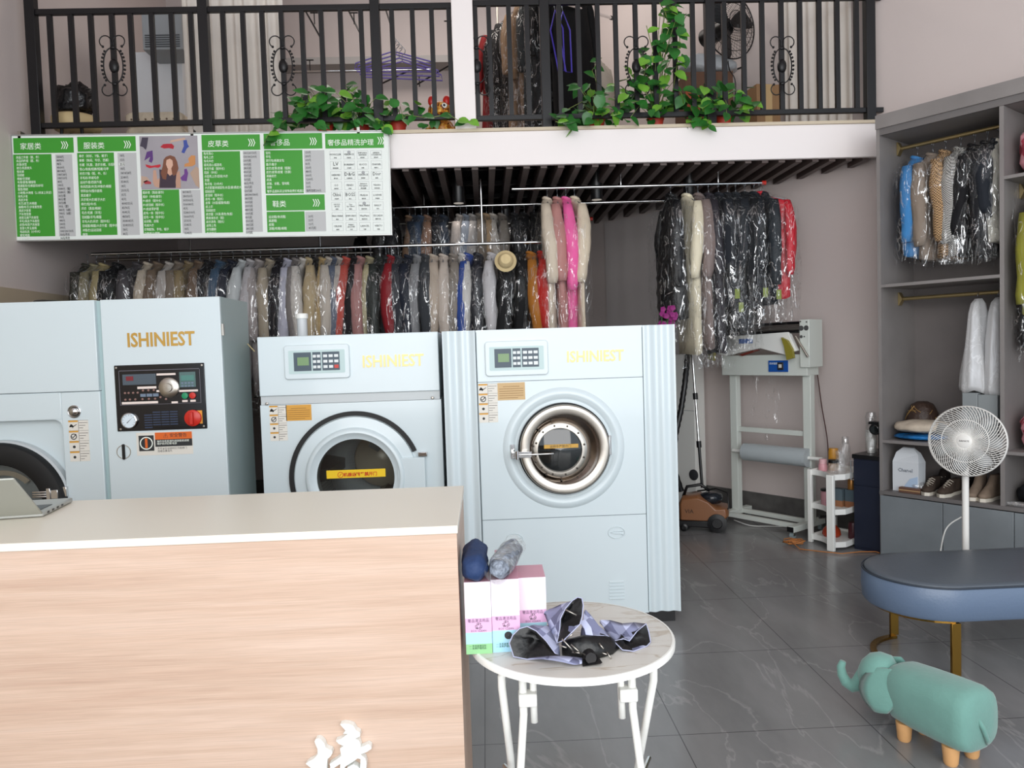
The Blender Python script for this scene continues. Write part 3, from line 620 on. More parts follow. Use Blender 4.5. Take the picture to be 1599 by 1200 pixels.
g.loft(ri); g.build('door_seal', M_rubber, dm, smooth='auto')
dd = MB(); dd.lathe([(95*s_,0),(94*s_,.012),(78*s_,.018),(76*s_,.034),(73*s_,.042),(70*s_,.042),(64*s_,.022),(60*s_,.018),(60*s_,-.04)], (cx,YD,cz), '-y', 64, cap=False)
dr_ = dd.build('door', M_enamel, dm, smooth='auto')
hb = MB(); hb.box((cx+66*s_,YD-.034,cz-.12),(cx+108*s_,YD-.012,cz+28*s_)); hb.build('hinge_cover', M_enamel, dr_, bevel=.003)
MB().box((cx+98*s_,YD-.03,cz+29*s_),(cx+112*s_,YD-.004,cz+36*s_)).build('door_latch', M_chrome, dr_, bevel=.003)
MB().lathe([(60*s_,.010),(.001,.012)], (cx,YD,cz), '-y', 48, cap=False).build('door_glass', M_glass, dr_, smooth=True)
MB().box((cx-45*s_,YD-.016,cz-.002),(cx+46*s_,YD-.0135,cz+12*s_)).build('warning_strip', M_yellow, dr_)
text('⊘机器运转严禁开门', .0225, (cx-28*s_,YD-.0165,cz+.008), M_red, dr_, 'warning_print', .0003, res=1, bold=.0005)
# drum
M_drum = mat('perforated drum steel','3F454A',.35,metal=.1); nt_, bs_ = nodes_of(M_drum)
vo = nt_.nodes.new('ShaderNodeTexVoronoi'); vo.inputs['Scale'].default_value = 150; vo.inputs['Randomness'].default_value = .0; tc_ = nt_.nodes.new('ShaderNodeTexCoord'); nt_.links.new(tc_.outputs['Object'],vo.inputs['Vector'])
rp = nt_.nodes.new('ShaderNodeValToRGB'); rp.color_ramp.elements[0].position=.32; rp.color_ramp.elements[0].color=(.01,.01,.012,1); rp.color_ramp.elements[1].position=.4; rp.color_ramp.elements[1].color=lin('9AA3A8'); nt_.links.new(vo.outputs['Distance'],rp.inputs[0]); nt_.links.new(rp.outputs[0],bs_.inputs['Base Color'])
dru = MB(); dru.lathe([(62*s_,-.04),(80*s_,-.06),(80*s_,-.55),(.01,-.56)], (cx,YD,cz), '-y', 48, cap=False); dru.build('drum', M_drum, dm, smooth='auto')
MB().lathe([(.17,-.53),(.16,-.50),(.001,-.49)], (cx+.07,YD,cz+.02), '-y', 40, cap=False).build('drum_back_plate', mat('beige back plate','B9B0A0',.3,metal=.1), dm, smooth=True)
pd = MB()
for k in range(3):
    a = -PI/2+.5+k*2*PI/3; pd.at((cx,YD,cz),(0,-a,0)).add([(.16,.08,-.03),(.16,.08,.03),(.27,.08,.05),(.27,.08,-.05),(.16,.54,-.03),(.16,.54,.03),(.27,.54,.05),(.27,.54,-.05)],[(0,1,2,3),(7,6,5,4),(0,4,5,1),(1,5,6,2),(3,2,6,7),(0,3,7,4)])
pd.build('drum_lifter', mat('dark drum lifter','2E3438',.3,metal=.6), dm)
a_, b_ = atY(444,540,YD), atY(548,590,YD); keypad_panel(dm, a_.x, b_.x, b_.z, a_.z, YD, True)
t_ = atY(566,574,YD); text('ISHINIEST', .09, (t_.x, YD-.001, t_.z), M_yelletter, dm, 'brand_lettering', .0015, bold=.0015, sx=.86)
q = atY(420,621,YD-.001); stickers(dm, q.x, YD, zb2-.006, .092, .19); notice(dm, atY(446,619,YD).x, YD, zb2-.006, .135, .085, M_amber)
kn = MB()
for px,py in ((417,631),(676,621.5)): p = atY(px,py,YD); kn.lathe([(.008,0),(.008,.004),(.004,.006),(.0005,.006)],(p.x,YD,p.z),'-y',12)
kn.build('screw', M_steel, dm)
# ---- dry cleaning machine (left)
YC = 3.9
cm_ = thing('dry_cleaning_machine', 'tall pale dry cleaning machine with black control panel and black ringed door, far left', 'machine', (0,0,0))
HC = 1.825; xj = atY(151,600,YC).x; xr = atY(345,600,YC).x+.005
xj = atY(150,470,YC).x; xr = atY(343,466,YC).x
xl = XL+.05
cZ = lambda px,py: atY(px,py,YC).z
# left unit: upper box + lower box with recessed door surround
MB().box((xl,YC-.006,cZ(100,613)+.002),(xj-.006,YC+.45,HC)).build('upper_housing', M_enamel, cm_, bevel=.004)
ls = MB(); rx1 = atY(100,700,YC).x; rz1 = cZ(60,657)
ls.box((rx1,YC,.06),(xj-.006,YC+.46,cZ(100,613))).box((xl,YC,rz1),(rx1,YC+.46,cZ(100,613)))
ls.box((xl,YC+.05,.06),(rx1,YC+.46,rz1)); ls.build('lower_housing', M_enamel, cm_, bevel=.004)
cnr = MB(); cnr.prism([(rx1+.001,rz1+.001),(rx1-.04,rz1+.001)]+[(rx1-.04+.04*math.cos(a),rz1-.04+.04*math.sin(a)) for a in [PI/2-PI/2*k/8 for k in range(9)]]+[(rx1+.001,rz1-.04)], YC+.0005, YC+.05); cnr.build('recess_corner', M_enamel, cm_)
dcx, dcz = atY(0,795,YC-.02).x, atY(0,795,YC-.02).z
rg = MB(); rg.lathe([(.335,-.05),(.335,.02),(.325,.035),(.27,.045),(.225,.03),(.215,-.05)], (dcx,YC,dcz), '-y', 72, cap=False); bd = rg.build('door_ring', M_rubber, cm_, smooth='auto')
MB().lathe([(.345,-.048),(.345,-.01),(.336,0)], (dcx,YC,dcz), '-y', 72, cap=False).build('door_trim', M_enamelgrey, bd)
MB().lathe([(.218,.0),(.001,.002)], (dcx,YC,dcz), '-y', 48, cap=False).build('door_glass', M_glass, bd)
MB().lathe([(.25,-.048),(.25,-.0481),(.001,-.0485)], (dcx,YC-.0,dcz), '-y', 48, cap=False).build('drum_back', M_drum, bd)
pl = MB(); n=24; pl.add([(dcx+.19*math.cos(a),YC+.02,dcz+.19*math.sin(a)) for a in [PI*.25+PI*.5*k/n for k in range(n+1)]]+[(dcx+.155*math.cos(a),YC+.02,dcz+.165*math.sin(a)) for a in [PI*.75-PI*.5*k/n for k in range(n+1)]],[tuple(range(2*n+2))]); pl.build('drum_lip', mat('tan drum lip','B7A898',.4,metal=.3), bd)
lc = MB(); p = atY(88,772,YC-.05); lc.box((p.x-.05,YC-.05,p.z-.03),(p.x-.03,YC-.02,p.z+.03)).box((p.x-.03,YC-.045,p.z-.025),(p.x+.005,YC-.025,p.z+.02)).box((p.x+.0,YC-.02,p.z-.02),(p.x+.035,YC+.05,p.z+.03))
for dzz in (-.012,.0,.012): lc.tube([(p.x-.12,YC-.045,p.z+dzz),(p.x-.04,YC-.045,p.z+dzz)],.005,8)
lc.build('door_latch', M_chrome, bd, bevel=.002)
p = atY(117,643,YC); kb = MB(); kb.lathe([(.033,0),(.033,.006),(.03,.008),(.027,.006),(.022,-.002),(.018,.012),(.008,.018),(.0005,.019)],(p.x,YC,p.z),'-y',24).build('chrome_lock', M_chrome, cm_, smooth='auto')
q = atY(107,657,YC); stickers(cm_, q.x, YC, q.z, .10, .212)
# column strip between the units and the right control unit
MB().box((xj-.006,YC+.02,.06),(xj+.02,YC+.45,HC-.003)).build('joint_strip', mat('joint strip teal','A9BFC0',.35), cm_)
ru = MB(); ru.box((xj+.02,YC,.06),(xr,YC+.02,HC)); ru.build('control_door', M_enamel, cm_, bevel=.003)
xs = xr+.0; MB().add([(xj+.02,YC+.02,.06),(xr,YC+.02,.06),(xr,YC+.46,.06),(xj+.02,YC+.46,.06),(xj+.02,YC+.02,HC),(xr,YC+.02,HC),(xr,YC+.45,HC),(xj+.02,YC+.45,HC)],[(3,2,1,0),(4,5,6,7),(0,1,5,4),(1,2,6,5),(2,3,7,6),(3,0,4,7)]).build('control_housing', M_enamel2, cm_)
MB().box((xl+.05,YC+.05,0),(xr-.05,YC+.5,.06)).build('plinth', M_bplastic, cm_)
hh = MB(); 
for z_ in (cZ(348,515), cZ(358,1000)): hh.cyl((xr+.006,YC+.01,z_-.03),(xr+.006,YC+.01,z_+.03),.008,10)
hh.build('hinge', M_steel, cm_)
t_ = atY(199,542,YC); text('ISHINIEST', .1, (t_.x, YC-.001, t_.z), M_goldletter, cm_, 'brand_lettering', .0018, bold=.0022, sx=.80)
A = atY(179,573,YC); B = atY(328,662,YC); ax0, ax1, az0, az1 = A.x, B.x-.012, cZ(250,672), cZ(250,569)
MB().box((ax0,YC-.006,az0),(ax1,YC,az1)).build('black_panel', mat('gloss black panel','0D0D12',.15), cm_, bevel=.003)
W_, H_ = ax1-ax0, az1-az0
def Q(u, v): return (ax0+W_*u, az1-H_*v)      # u right, v down, 0..1
def quad(mb, u0, v0, u1, v1, d=.0075):
    a = Q(u0,v0); b = Q(u1,v1); mb.box((a[0],YC-d,b[1]),(b[0],YC-.006,a[1])); return mb
fm = MB(); e = .004
for q in ((.05,.08,.95,.085+e),(.05,.6,.95,.605),(.05,.08,.055,.6),(.945,.08,.95,.6)): quad(fm,*q)
fm.build('panel_outline', mat('grey line','6A6770',.5), cm_)
quad(MB(),.09,.14,.46,.30).build('temperature_display', mat('slate module','4A5660',.4), cm_)
quad(MB(),.13,.17,.21,.235,.009).build('red_digits', mat('dull red window','7A1F2A',.4), cm_)
quad(MB(),.72,.13,.90,.36).build('program_module', mat('teal grey module','4F6B6A',.4), cm_)
quad(MB(),.74,.18,.885,.26,.009).build('display', mat('dull teal display','4C8078',.4), cm_)
lb = MB()
for q in ((.25,.33,.46,.365),(.07,.555,.47,.59),(.47,.14,.68,.17),(.46,.39,.53,.42),(.62,.57,.69,.60),(.71,.40,.92,.43),(.74,.555,.80,.585),(.83,.555,.89,.585)): quad(lb,*q,.0085)
lb.build('dymo_label', mat('pale label','E6D8D0',.5), cm_)
kk = MB()
for c in range(4):
    for r in range(2): quad(kk,.74+.037*c,.285+.045*r,.765+.037*c,.31+.045*r,.0095)
for c in range(3): quad(kk,.28+.07*c,.44,.34+.07*c,.485,.0095)
kk.build('keys', mat('blue grey keys','6E7E92',.4), cm_)
dl = MB(); q = Q(.60,.36); dl.lathe([(.052,.0065),(.052,.010),(.045,.016),(.022,.017),(.020,.026),(.0005,.027)],(q[0],YC,q[1]),'-y',28); dl.build('program_dial', M_steel, cm_, smooth='auto')
for (u,v,m_,nm) in ((.775,.52,mat('green button','1E8A5E',.3),'start_button'),(.86,.52,M_red,'stop_button')):
    q = Q(u,v-.03); MB().lathe([(.016,.006),(.016,.014),(.0005,.016)],(q[0],YC,q[1]),'-y',18).build(nm, m_, cm_, smooth='auto')
dots = MB()
for u,v in ((.11,.42),(.15,.42),(.20,.42),(.25,.42),(.31,.39),(.37,.39),(.43,.39),(.11,.52),(.16,.52),(.22,.52),(.30,.52),(.37,.52),(.44,.52),(.56,.53),(.5,.5)):
    q = Q(u,v); dots.lathe([(.006,.006),(.005,.010),(.0005,.011)],(q[0],YC,q[1]),'-y',10)
dots.build('indicator_lamp', mat('lamp lens brown','8C6A62',.3), cm_)
q = Q(.145,.84); MB().lathe([(.040,.006),(.040,.018),(.036,.02),(.034,.016)],(q[0],YC,q[1]),'-y',28,cap=False).build('gauge_bezel', M_chrome, cm_, smooth='auto')
MB().lathe([(.035,.015),(.0005,.0155)],(q[0],YC,q[1]),'-y',28,cap=False).build('gauge_face', mat('gauge face','D8E4EC',.3), cm_)
gm = MB(); gm.at((q[0],YC-.0165,q[1]))
for k in range(11):
    a = -PI*.25+PI*1.5*k/10; gm.add([(.026*math.cos(a-.03),0,.026*math.sin(a-.03)),(.031*math.cos(a-.03),0,.031*math.sin(a-.03)),(.031*math.cos(a+.03),0,.031*math.sin(a+.03)),(.026*math.cos(a+.03),0,.026*math.sin(a+.03))],[(0,1,2,3)])
gm.add([(-.012,0,-.01),(-.010,0,-.013),(.02,0,.018)],[(0,1,2)]); gm.build('gauge_print', M_ink, cm_)
vs_ = MB()
for c in range(4):
    for r in range(6): quad(vs_,.31+.095*c,.715+.038*r+(.04 if c==0 else 0),.395+.095*c,.733+.038*r+(.04 if c==0 else 0),.009)
vs_.build('vent_slot', mat('blue grey slots','2F3C55',.3), cm_)
q = Q(.865,.83); 
quad(MB(),.80,.72,.955,.92,.010).build('switch_plate', mat('orange plate','E39A3A',.4), cm_)
MB().lathe([(.042,.010),(.042,.022),(.036,.026),(.0005,.027)],(q[0]-.004,YC,q[1]),'-y',24).build('red_rotary_switch', M_red, cm_, smooth='auto')
MB().box((q[0]-.012,YC-.045,q[1]-.032),(q[0]+.004,YC-.026,q[1]+.032)).build('switch_grip', M_red, cm_, bevel=.003)
sc_ = MB()
for u,v in ((.025,.035),(.975,.035),(.04,.965),(.965,.965)): qq = Q(u,v); sc_.lathe([(.006,.006),(.005,.009),(.0005,.0095)],(qq[0],YC,qq[1]),'-y',10)
sc_.build('screw', M_steel, cm_)
# warning label under the panel
a_ = atY(213,676,YC); x_, z_ = a_.x, cZ(240,675.5)
MB().box((x_,YC-.001,z_-.118),(x_+.285,YC,z_)).build('warning_label', M_paper, cm_)
MB().box((x_+.012,YC-.002,z_-.095),(x_+.088,YC-.001,z_-.015)).build('label_icon', M_ink, cm_)
ic = MB(); ring(ic,(x_+.05,YC,z_-.055),.028,.033,.002,.0028,24); ic.build('label_icon_ring', M_print_w, cm_)
MB().box((x_+.044,YC-.0032,z_-.08),(x_+.056,YC-.002,z_-.03)).build('label_icon_switch', M_orange, cm_)
MB().box((x_+.095,YC-.002,z_-.038),(x_+.282,YC-.001,z_-.002)).build('label_orange_band', M_orange, cm_)
MB().box((x_+.095,YC-.002,z_-.075),(x_+.282,YC-.001,z_-.038)).build('label_black_band', M_ink, cm_)
text('⚠ 安全警告', .022, (x_+.135,YC-.0022,z_-.026), M_ink, cm_, 'label_title', .0003, res=1)
text('操作本机前请先阅读使用说明\n维护前须切断电源', .0125, (x_+.104,YC-.0022,z_-.052), M_print_w, cm_, 'label_text', .0002, res=1)
text('不可以在运转时打开检修门\n违者后果自负', .0125, (x_+.104,YC-.0012,z_-.09), M_ink, cm_, 'label_text', .0002, res=1)
q = atY(194,706,YC); ol = MB(); ring(ol,(q.x,YC,q.z),.033,.036,0,.003,28); ol.build('lock_ring', M_steel, cm_)
MB().prism(rrect(q.x-.007,q.z-.040,q.x+.007,q.z+.040,.006), YC-.006, YC).build('lock_slot', M_bplastic, cm_)
# cable lying over the machine's side
cb2 = MB().tube([atY(346,466,3.95),atY(362,478,4.1),atY(378,500,4.3),atY(385,535,4.35),atY(398,549,4.2)], .003, 6).build('thin_yellow_cord', mat('yellowed cord','C9B98A',.5), None, smooth=True); tag(cb2,'thin yellowed cord hanging down beside the tall dry cleaning machine','cord')
# ================================================================ counter and laptop
YF, YB_ = 1.93, 2.51
ct = thing('reception_counter', 'wide reception counter of pale oak with a white topped edge, front left', 'counter', (0,0,0))
xr_ = -.086; xlf = -2.3
MB().box((xlf,YF+.004,.0),(xr_-.003,YB_-.01,1.03)).build('cabinet_body', M_oak, ct)
MB().box((xlf,YF,1.03),(xr_,YB_,1.051)).build('countertop', mat('white edged top','E4DCCE',.35), ct, bevel=.0015)
# brush-style character on the front, traced as raised strokes
ch = MB(); k_ = YF/FPX
def Kp(x, y): p = atY(470+x/10.66, 1120+y/10.66, YF-.012); return (p.x, p.z)
polys = [[(235,400),(255,360),(300,348),(350,370),(400,430),(425,505),(520,545),(535,590),(500,650),(450,690),(440,800),(445,1000),(470,1150),(300,1190),(190,1150),(110,1120),(200,1060),(270,900),(180,840),(90,770),(140,730),(220,690),(290,610),(285,520),(255,450)],
 [(660,115),(720,100),(800,105),(880,135),(930,215),(990,250),(995,310),(910,352),(980,390),(1003,470),(1000,495),(1050,480),(1130,440),(1175,480),(1180,520),(1100,575),(1000,612),(1080,680),(1100,760),(1090,900),(1060,1150),(960,1160),(990,900),(1000,690),(950,680),(870,740),(740,820),(700,1180),(640,1150),(665,770),(540,850),(470,900),(500,820),(485,775),(600,700),(680,640),(660,520),(720,470),(640,440),(590,385),(680,355),(790,270),(710,270),(755,220)],
 [(780,830),(880,775),(950,810),(985,850),(960,880),(860,860),(790,940)],[(700,1000),(900,930),(960,950),(900,1010),(740,1080)]]
for pl_ in polys: ch.prism([Kp(*q) for q in pl_][::-1], YF-.016, YF+.0035)
chs = ch.build('raised_character', mat('white acrylic letter','E4E6E2',.3), ct)
hole = MB()
A = atZ(68,807,1.0535); B = atZ(116,783,1.0535)
d = (B-A); d.z = 0; dl_ = .235; d.normalize(); L_ = -Vector((d.y,-d.x,0)); L_ = Vector((-d.y, d.x, 0)) 
if L_.x > 0: L_ = -L_
ang = math.atan2(-L_.y, -L_.x)
lp = thing('laptop', 'silver laptop standing open on the left end of the counter', 'laptop', (A.x, A.y, 1.051), ang)
# local: x along hinge (negative = towards left), y = keyboard depth
MB().box((-.33,0,.002),(0,.23,.016)).build('base', mat('laptop silver','AEB0AC',.35,metal=.3), lp, bevel=.004)
MB().box((-.31,.02,.016),(-.02,.12,.0175)).build('keyboard', M_bplastic, lp)
pt = MB()
for i in range(4): pt.box((-.001,.03+.035*i,.006),(.0006,.045+.035*i,.012))
pt.build('port', M_bplastic, lp)
ld = MB().box((-.33,-.006,0),(0,0,.215)); ld.build('lid', mat('laptop lid silver','A9ABA4',.35,metal=.3), lp, loc=(0,.002,.014), rot=(math.radians(52),0,0), bevel=.003)
MB().box((-.322,.0,.008),(-.008,.0012,.207)).build('screen', M_glassdark, lp, loc=(0,.002,.014), rot=(math.radians(52),0,0))
# ================================================================ round folding table and what is on it
TC = Vector((.215,2.055,0)); TR = .282; TZ = .70
tb = thing('folding_table', 'small round folding table with a marble look top and white tube legs', 'table', TC)
M_marb = mat('pale marble print','CFCAC2',.3); nt_, b_ = nodes_of(M_marb)
tc_ = nt_.nodes.new('ShaderNodeTexCoord'); mp_ = nt_.nodes.new('ShaderNodeMapping'); mp_.inputs['Scale'].default_value=(1,5,1); mp_.inputs['Rotation'].default_value=(0,0,-.15)
wv = nt_.nodes.new('ShaderNodeTexNoise'); wv.inputs['Scale'].default_value=3; wv.inputs['Detail'].default_value=7; wv.inputs['Distortion'].default_value=.8
a_1 = nt_.nodes.new('ShaderNodeMath'); a_1.operation='SUBTRACT'; a_1.inputs[1].default_value=.5; a_2 = nt_.nodes.new('ShaderNodeMath'); a_2.operation='ABSOLUTE'
cr = nt_.nodes.new('ShaderNodeValToRGB'); cr.color_ramp.elements[0].color=lin('B3A696'); cr.color_ramp.elements[1].position=.018; cr.color_ramp.elements[1].color=lin('CECAC3')
for s__,t__ in ((tc_.outputs['Object'],mp_.inputs[0]),(mp_.outputs[0],wv.inputs['Vector']),(wv.outputs[0],a_1.inputs[0]),(a_1.outputs[0],a_2.inputs[0]),(a_2.outputs[0],cr.inputs[0]),(cr.outputs[0],b_.inputs['Base Color'])): nt_.links.new(s__,t__)
MB().lathe([(.001,TZ-.018),(TR-.004,TZ-.018),(TR,TZ-.014),(TR,TZ-.003),(TR-.003,TZ-.001),(TR-.004,TZ),(.001,TZ)],seg=72).build('tabletop', [M_marb], tb, smooth='auto')
MB().lathe([(TR-.006,TZ-.019),(TR+.0015,TZ-.017),(TR+.002,TZ-.004),(TR-.001,TZ+.0005),(TR-.006,TZ+.0008)],seg=72,cap=False).build('table_edge', M_wash, tb, smooth='auto')
for sx in (-1,1):
    xo = sx*.20
    MB().tube([(xo-sx*.10,-.11,TZ-.028),(xo-sx*.03,-.125,TZ-.028),(xo-sx*.008,-.13,TZ-.034),(xo,-.133,TZ-.05),(xo,-.13,TZ-.08),(xo-sx*.018,-.03,TZ-.32),(xo-sx*.03,.17,.01)], .0105, 12).build('leg', M_wash, tb, smooth=True)
    MB().tube([(xo-sx*.055,.13,TZ-.028),(xo-sx*.055,-.09,TZ-.028),(xo-sx*.055,-.115,TZ-.045),(xo-sx*.055,-.12,TZ-.16),(xo-sx*.036,-.14,TZ-.36),(xo-sx*.03,-.17,.01)], .0105, 12).build('leg', M_wash, tb, smooth=True)
    MB().tube([(xo-sx*.083,-.10,TZ-.02),(xo-sx*.083,-.115,TZ-.185)], .0095, 12).build('brace', M_wash, tb, smooth=True)
    MB().box((xo-sx*.067-.024,-.137,TZ-.135),(xo-sx*.067+.024,-.10,TZ-.10)).build('brace_clip', M_wash, tb, bevel=.004)
    MB().cyl((xo-sx*.045,-.15,TZ-.335),(xo-sx*.0,-.05,TZ-.335),.006,10).build('pivot', M_chrome, tb)
MB().cyl((-.17,.17,.03),(.17,.17,.03),.009,12).build('cross_bar', M_wash, tb)
# product boxes, printed colour bands
def prod_box(name, label, px0, px1, pyb, Yf, z1, dep, cols, n=None, band=None):
    a = atY(px0,pyb,Yf); b = atY(px1,pyb,Yf); W_ = b.x-a.x; H_ = z1-TZ
    t = thing(name, label, 'box', (a.x,Yf,TZ), group='pink and white product cartons on the table')
    MB().box((0,0,.0),(W_,dep,H_)).build('carton', mat('carton pink','CC94A6',.4), t, bevel=.001)
    fr_ = [(1.0,.50,'EADFE8'),(.50,.30,'DDAFD2'),(.30,.14,'A9D6E4'),(.14,0,cols)]
    for k,(v1_,v0_,c_) in enumerate(fr_): MB().box((0,-.0012,H_*v0_),(W_,0,H_*v1_)).build('printed_band', mat('carton band '+c_,c_,.35), t)
    text('奢品清洁用品', .0105, (W_*.5,-.0016,H_*.445), mat('grey violet print','6E5570',.5), t, 'carton_title', .0002, res=1, align='CENTER', sx=.9)
    text('♻', .018, (W_*.5,-.0016,H_*.355), M_ink, t, 'recycling_mark', .0002, res=1, align='CENTER')
    text('ECO CLEAN', .0075, (W_*.5,-.0016,H_*.31), mat('grey violet print','6E5570',.5), t, 'carton_caption', .0002, res=1, align='CENTER')
    text('— 多用途清洁剂\n— 皮革护理用品', .0062, (W_*.12,-.0016,H_*.10), mat('dark green print','3E6A4A',.5), t, 'carton_caption', .0002, res=1)
    return t
def pbz(px,py,Y): return atY(px,py,Y).z
prod_box('product_carton','pink and white carton with green base, nearest the counter, under the rolled navy umbrella',729,770,1026,1.955,pbz(750,909,1.955),.12,'8EC48C')
t_ = prod_box('product_carton','pink and white carton with round black mark, second from the counter',770.5,814,1022,1.96,pbz(790,905,1.96),.12,'A2D2E8')
ring_ = MB(); ring_.lathe([(.001,-.0),(.001,.0028),(.010,.0024),(.010,0)],(.042,-.001,.045),'-y',20,cap=False).build('round_mark', M_ink, t_)
prod_box('product_carton','pink and white carton partly behind the open umbrella, third from the counter',812.5,855.5,1010,2.02,pbz(835,902,2.02),.12,'D8B8DA')
t2 = prod_box('product_carton','pink topped carton behind the front row, only its top edge showing',778,806,1010,2.10,pbz(795,873,2.10)+.0,.1,'D8B8DA')
# rolled umbrellas lying on the cartons
def rolled(name,label,px,py,Y,z0,length,r,m_,seed,rz,gr=None):
    p = atY(px,py,Y); t = thing(name,label,'umbrella',(p.x,Y,z0+r),rz)
    rnd = random.Random(seed); rings = []
    for j in range(15):
        u = j/14; y = length*u; rr = r*(.55+.45*min(1,u*7))*(1 if u < .9 else 1-.35*(u-.9)/.1)
        rings.append([(rr*(1+.07*math.sin(5*a+u*6+seed))*math.cos(a), y, rr*(1+.07*math.sin(5*a+u*6+seed))*math.sin(a)) for a in [2*PI*k/24 for k in range(24)]])
    MB().loft(rings).build('folded_canopy', m_, t, smooth=True)
    return t
zt_ = pbz(790,905,1.96)
t = rolled('folded_umbrella','navy blue rolled umbrella lying on the cartons beside the counter',741,880,1.925,pbz(750,909,1.955)+.0005,.235,.035,mat('navy umbrella cloth','1E3660',.7,bump=.4,bscale=20),1,0)
MB().tube([(.034*math.cos(a),.10,.034*math.sin(a)) for a in [2*PI*k/24 for k in range(24)]],.003,6,closed=True).build('strap', mat('navy strap','172A4C',.7), t, smooth=True)
M_crinkle = mat('silver grey checked cloth','7F8794',.5,bump=.8,bscale=40,var=.6,vscale=45)
t = rolled('folded_umbrella','silver grey checked rolled umbrella in clear film lying on the second carton',777,880,1.93,zt_+.001,.23,.032,M_crinkle,2,-.22)
rings = [[(.0335*(1+.05*math.sin(4*a+j))*math.cos(a),-.008+.25*j/8,.0335*(1+.05*math.sin(3*a+j))*math.sin(a)) for a in [2*PI*k/20 for k in range(20)]] for j in range(9)]
MB().loft(rings,False,False).build('film_sleeve', M_film2, t, smooth=True)
# collapsed open umbrella: folded lobes of checked cloth, black inside
M_umb = mat('lilac grey checked cloth','8E93B4',.6); nt_, b_ = nodes_of(M_umb)
tc_ = nt_.nodes.new('ShaderNodeTexCoord'); mp_ = nt_.nodes.new('ShaderNodeMapping'); mp_.inputs['Rotation'].default_value=(.5,.7,.4); mp_.inputs['Scale'].default_value=(1,1,1)
cks = []
for sc_k,(c1_,c2_) in ((22,((.20,.215,.34,1),(.42,.45,.62,1))),(9,((.62,.62,.66,1),(1.15,1.15,1.15,1)))):
    ck = nt_.nodes.new('ShaderNodeTexChecker'); ck.inputs['Scale'].default_value = sc_k; ck.inputs[1].default_value=c1_; ck.inputs[2].default_value=c2_; nt_.links.new(mp_.outputs[0],ck.inputs[0]); cks.append(ck)
nt_.links.new(tc_.outputs['Object'],mp_.inputs[0]); mm_ = nt_.nodes.new('ShaderNodeMix'); mm_.data_type='RGBA'; mm_.blend_type='MULTIPLY'; mm_.inputs[0].default_value=1
nt_.links.new(cks[0].outputs[0],mm_.inputs[6]); nt_.links.new(cks[1].outputs[0],mm_.inputs[7]); nt_.links.new(mm_.outputs[2],b_.inputs['Base Color'])
M_umblk = mat('black umbrella lining','090A0C',.42,bump=.3,bscale=25,spec=.5)
um = thing('open_umbrella','half open umbrella in lilac check with black lining, sprawled on the round table','umbrella',(.23,1.95,TZ))
def UP(x,y,dy):     # crop coordinates -> point dy metres from the umbrella plane
    p = atY(780+x/5.711, 900+y/5.711, 1.90+dy); return p-Vector((.23,1.95,TZ))
def lobe(outline, ybase, back, tipy, deep=.45):
    # outline: opening of the lobe; back: point the cloth runs back to; hollow lined black
    n = len(outline); O1 = [UP(x,y,ybase+(dd if dd else 0)) for x,y,dd in outline]
    bk = UP(back[0],back[1],back[2]); cen = sum(O1, Vector())/n
    def clampz(v): v = Vector(v); v.z = max(v.z, .002); return v
    outer = [ [clampz(p) for p in O1] ]
    for s_ in (.25,.5,.75,.96):
        bul = math.sin(s_*PI*.6)*.010
        outer.append([clampz(p.lerp(bk,s_)+(p-cen)*bul*4*(1-s_)+Vector((0,0,.004*math.sin(i*1.7+s_*9)))) for i,p in enumerate(O1)])
    MB().loft([[tuple(q) for q in r] for r in outer], False, True).build('canopy_cloth', M_umb, um, smooth=True)
    inn = [[clampz(p+(cen-p)*.02) for p in O1]]
    for s_ in (.12,.24,.34): inn.append([clampz((p+(cen-p)*.05).lerp(cen.lerp(bk,s_),s_*2.2)+Vector((.003*math.sin(i*2.1),0,.006*math.sin(i*2.3+s_*7)))) for i,p in enumerate(O1)])
    MB().loft([[tuple(q) for q in r] for r in inn], False, True).build('canopy_lining', M_umblk, um, smooth=True)
    MB().tube([tuple(clampz(p)) for p in O1], .0016, 5, closed=True).build('hem', mat('lilac hem','A9ADC8',.6), um, smooth=True)
# centre hood
lobe([(515,600,.0),(540,470,.02),(545,380,.03),(590,290,.04),(650,220,.05),(700,190,.05),(738,200,.04),(750,260,.03),(740,360,.02),(720,430,.0),(640,510,-.01),(580,570,-.01)], 0, (395,330,.11), 0)
# left lobe
lobe([(90,600,.02),(120,530,.03),(180,470,.04),(250,450,.045),(330,490,.03),(420,580,.0),(500,690,-.02),(545,715,-.03),(400,735,-.02),(250,745,.0),(130,720,.01)], 0, (500,440,.12), 0)
# right lobe
lobe([(1020,580,.02),(1110,560,.03),(1160,580,.03),(1230,490,.06),(1310,425,.08),(1335,500,.07),(1350,590,.05),(1320,700,.03),(1200,700,.0),(1100,660,.0)], 0.02, (890,400,.13), 0)
# middle right lobe
lobe([(720,570,.0),(760,535,.01),(850,530,.02),(960,530,.03),(1010,560,.03),(1020,600,.02),(990,630,.0),(910,670,-.01),(850,660,-.01),(770,640,-.01)], .02, (760,300,.13), 0)
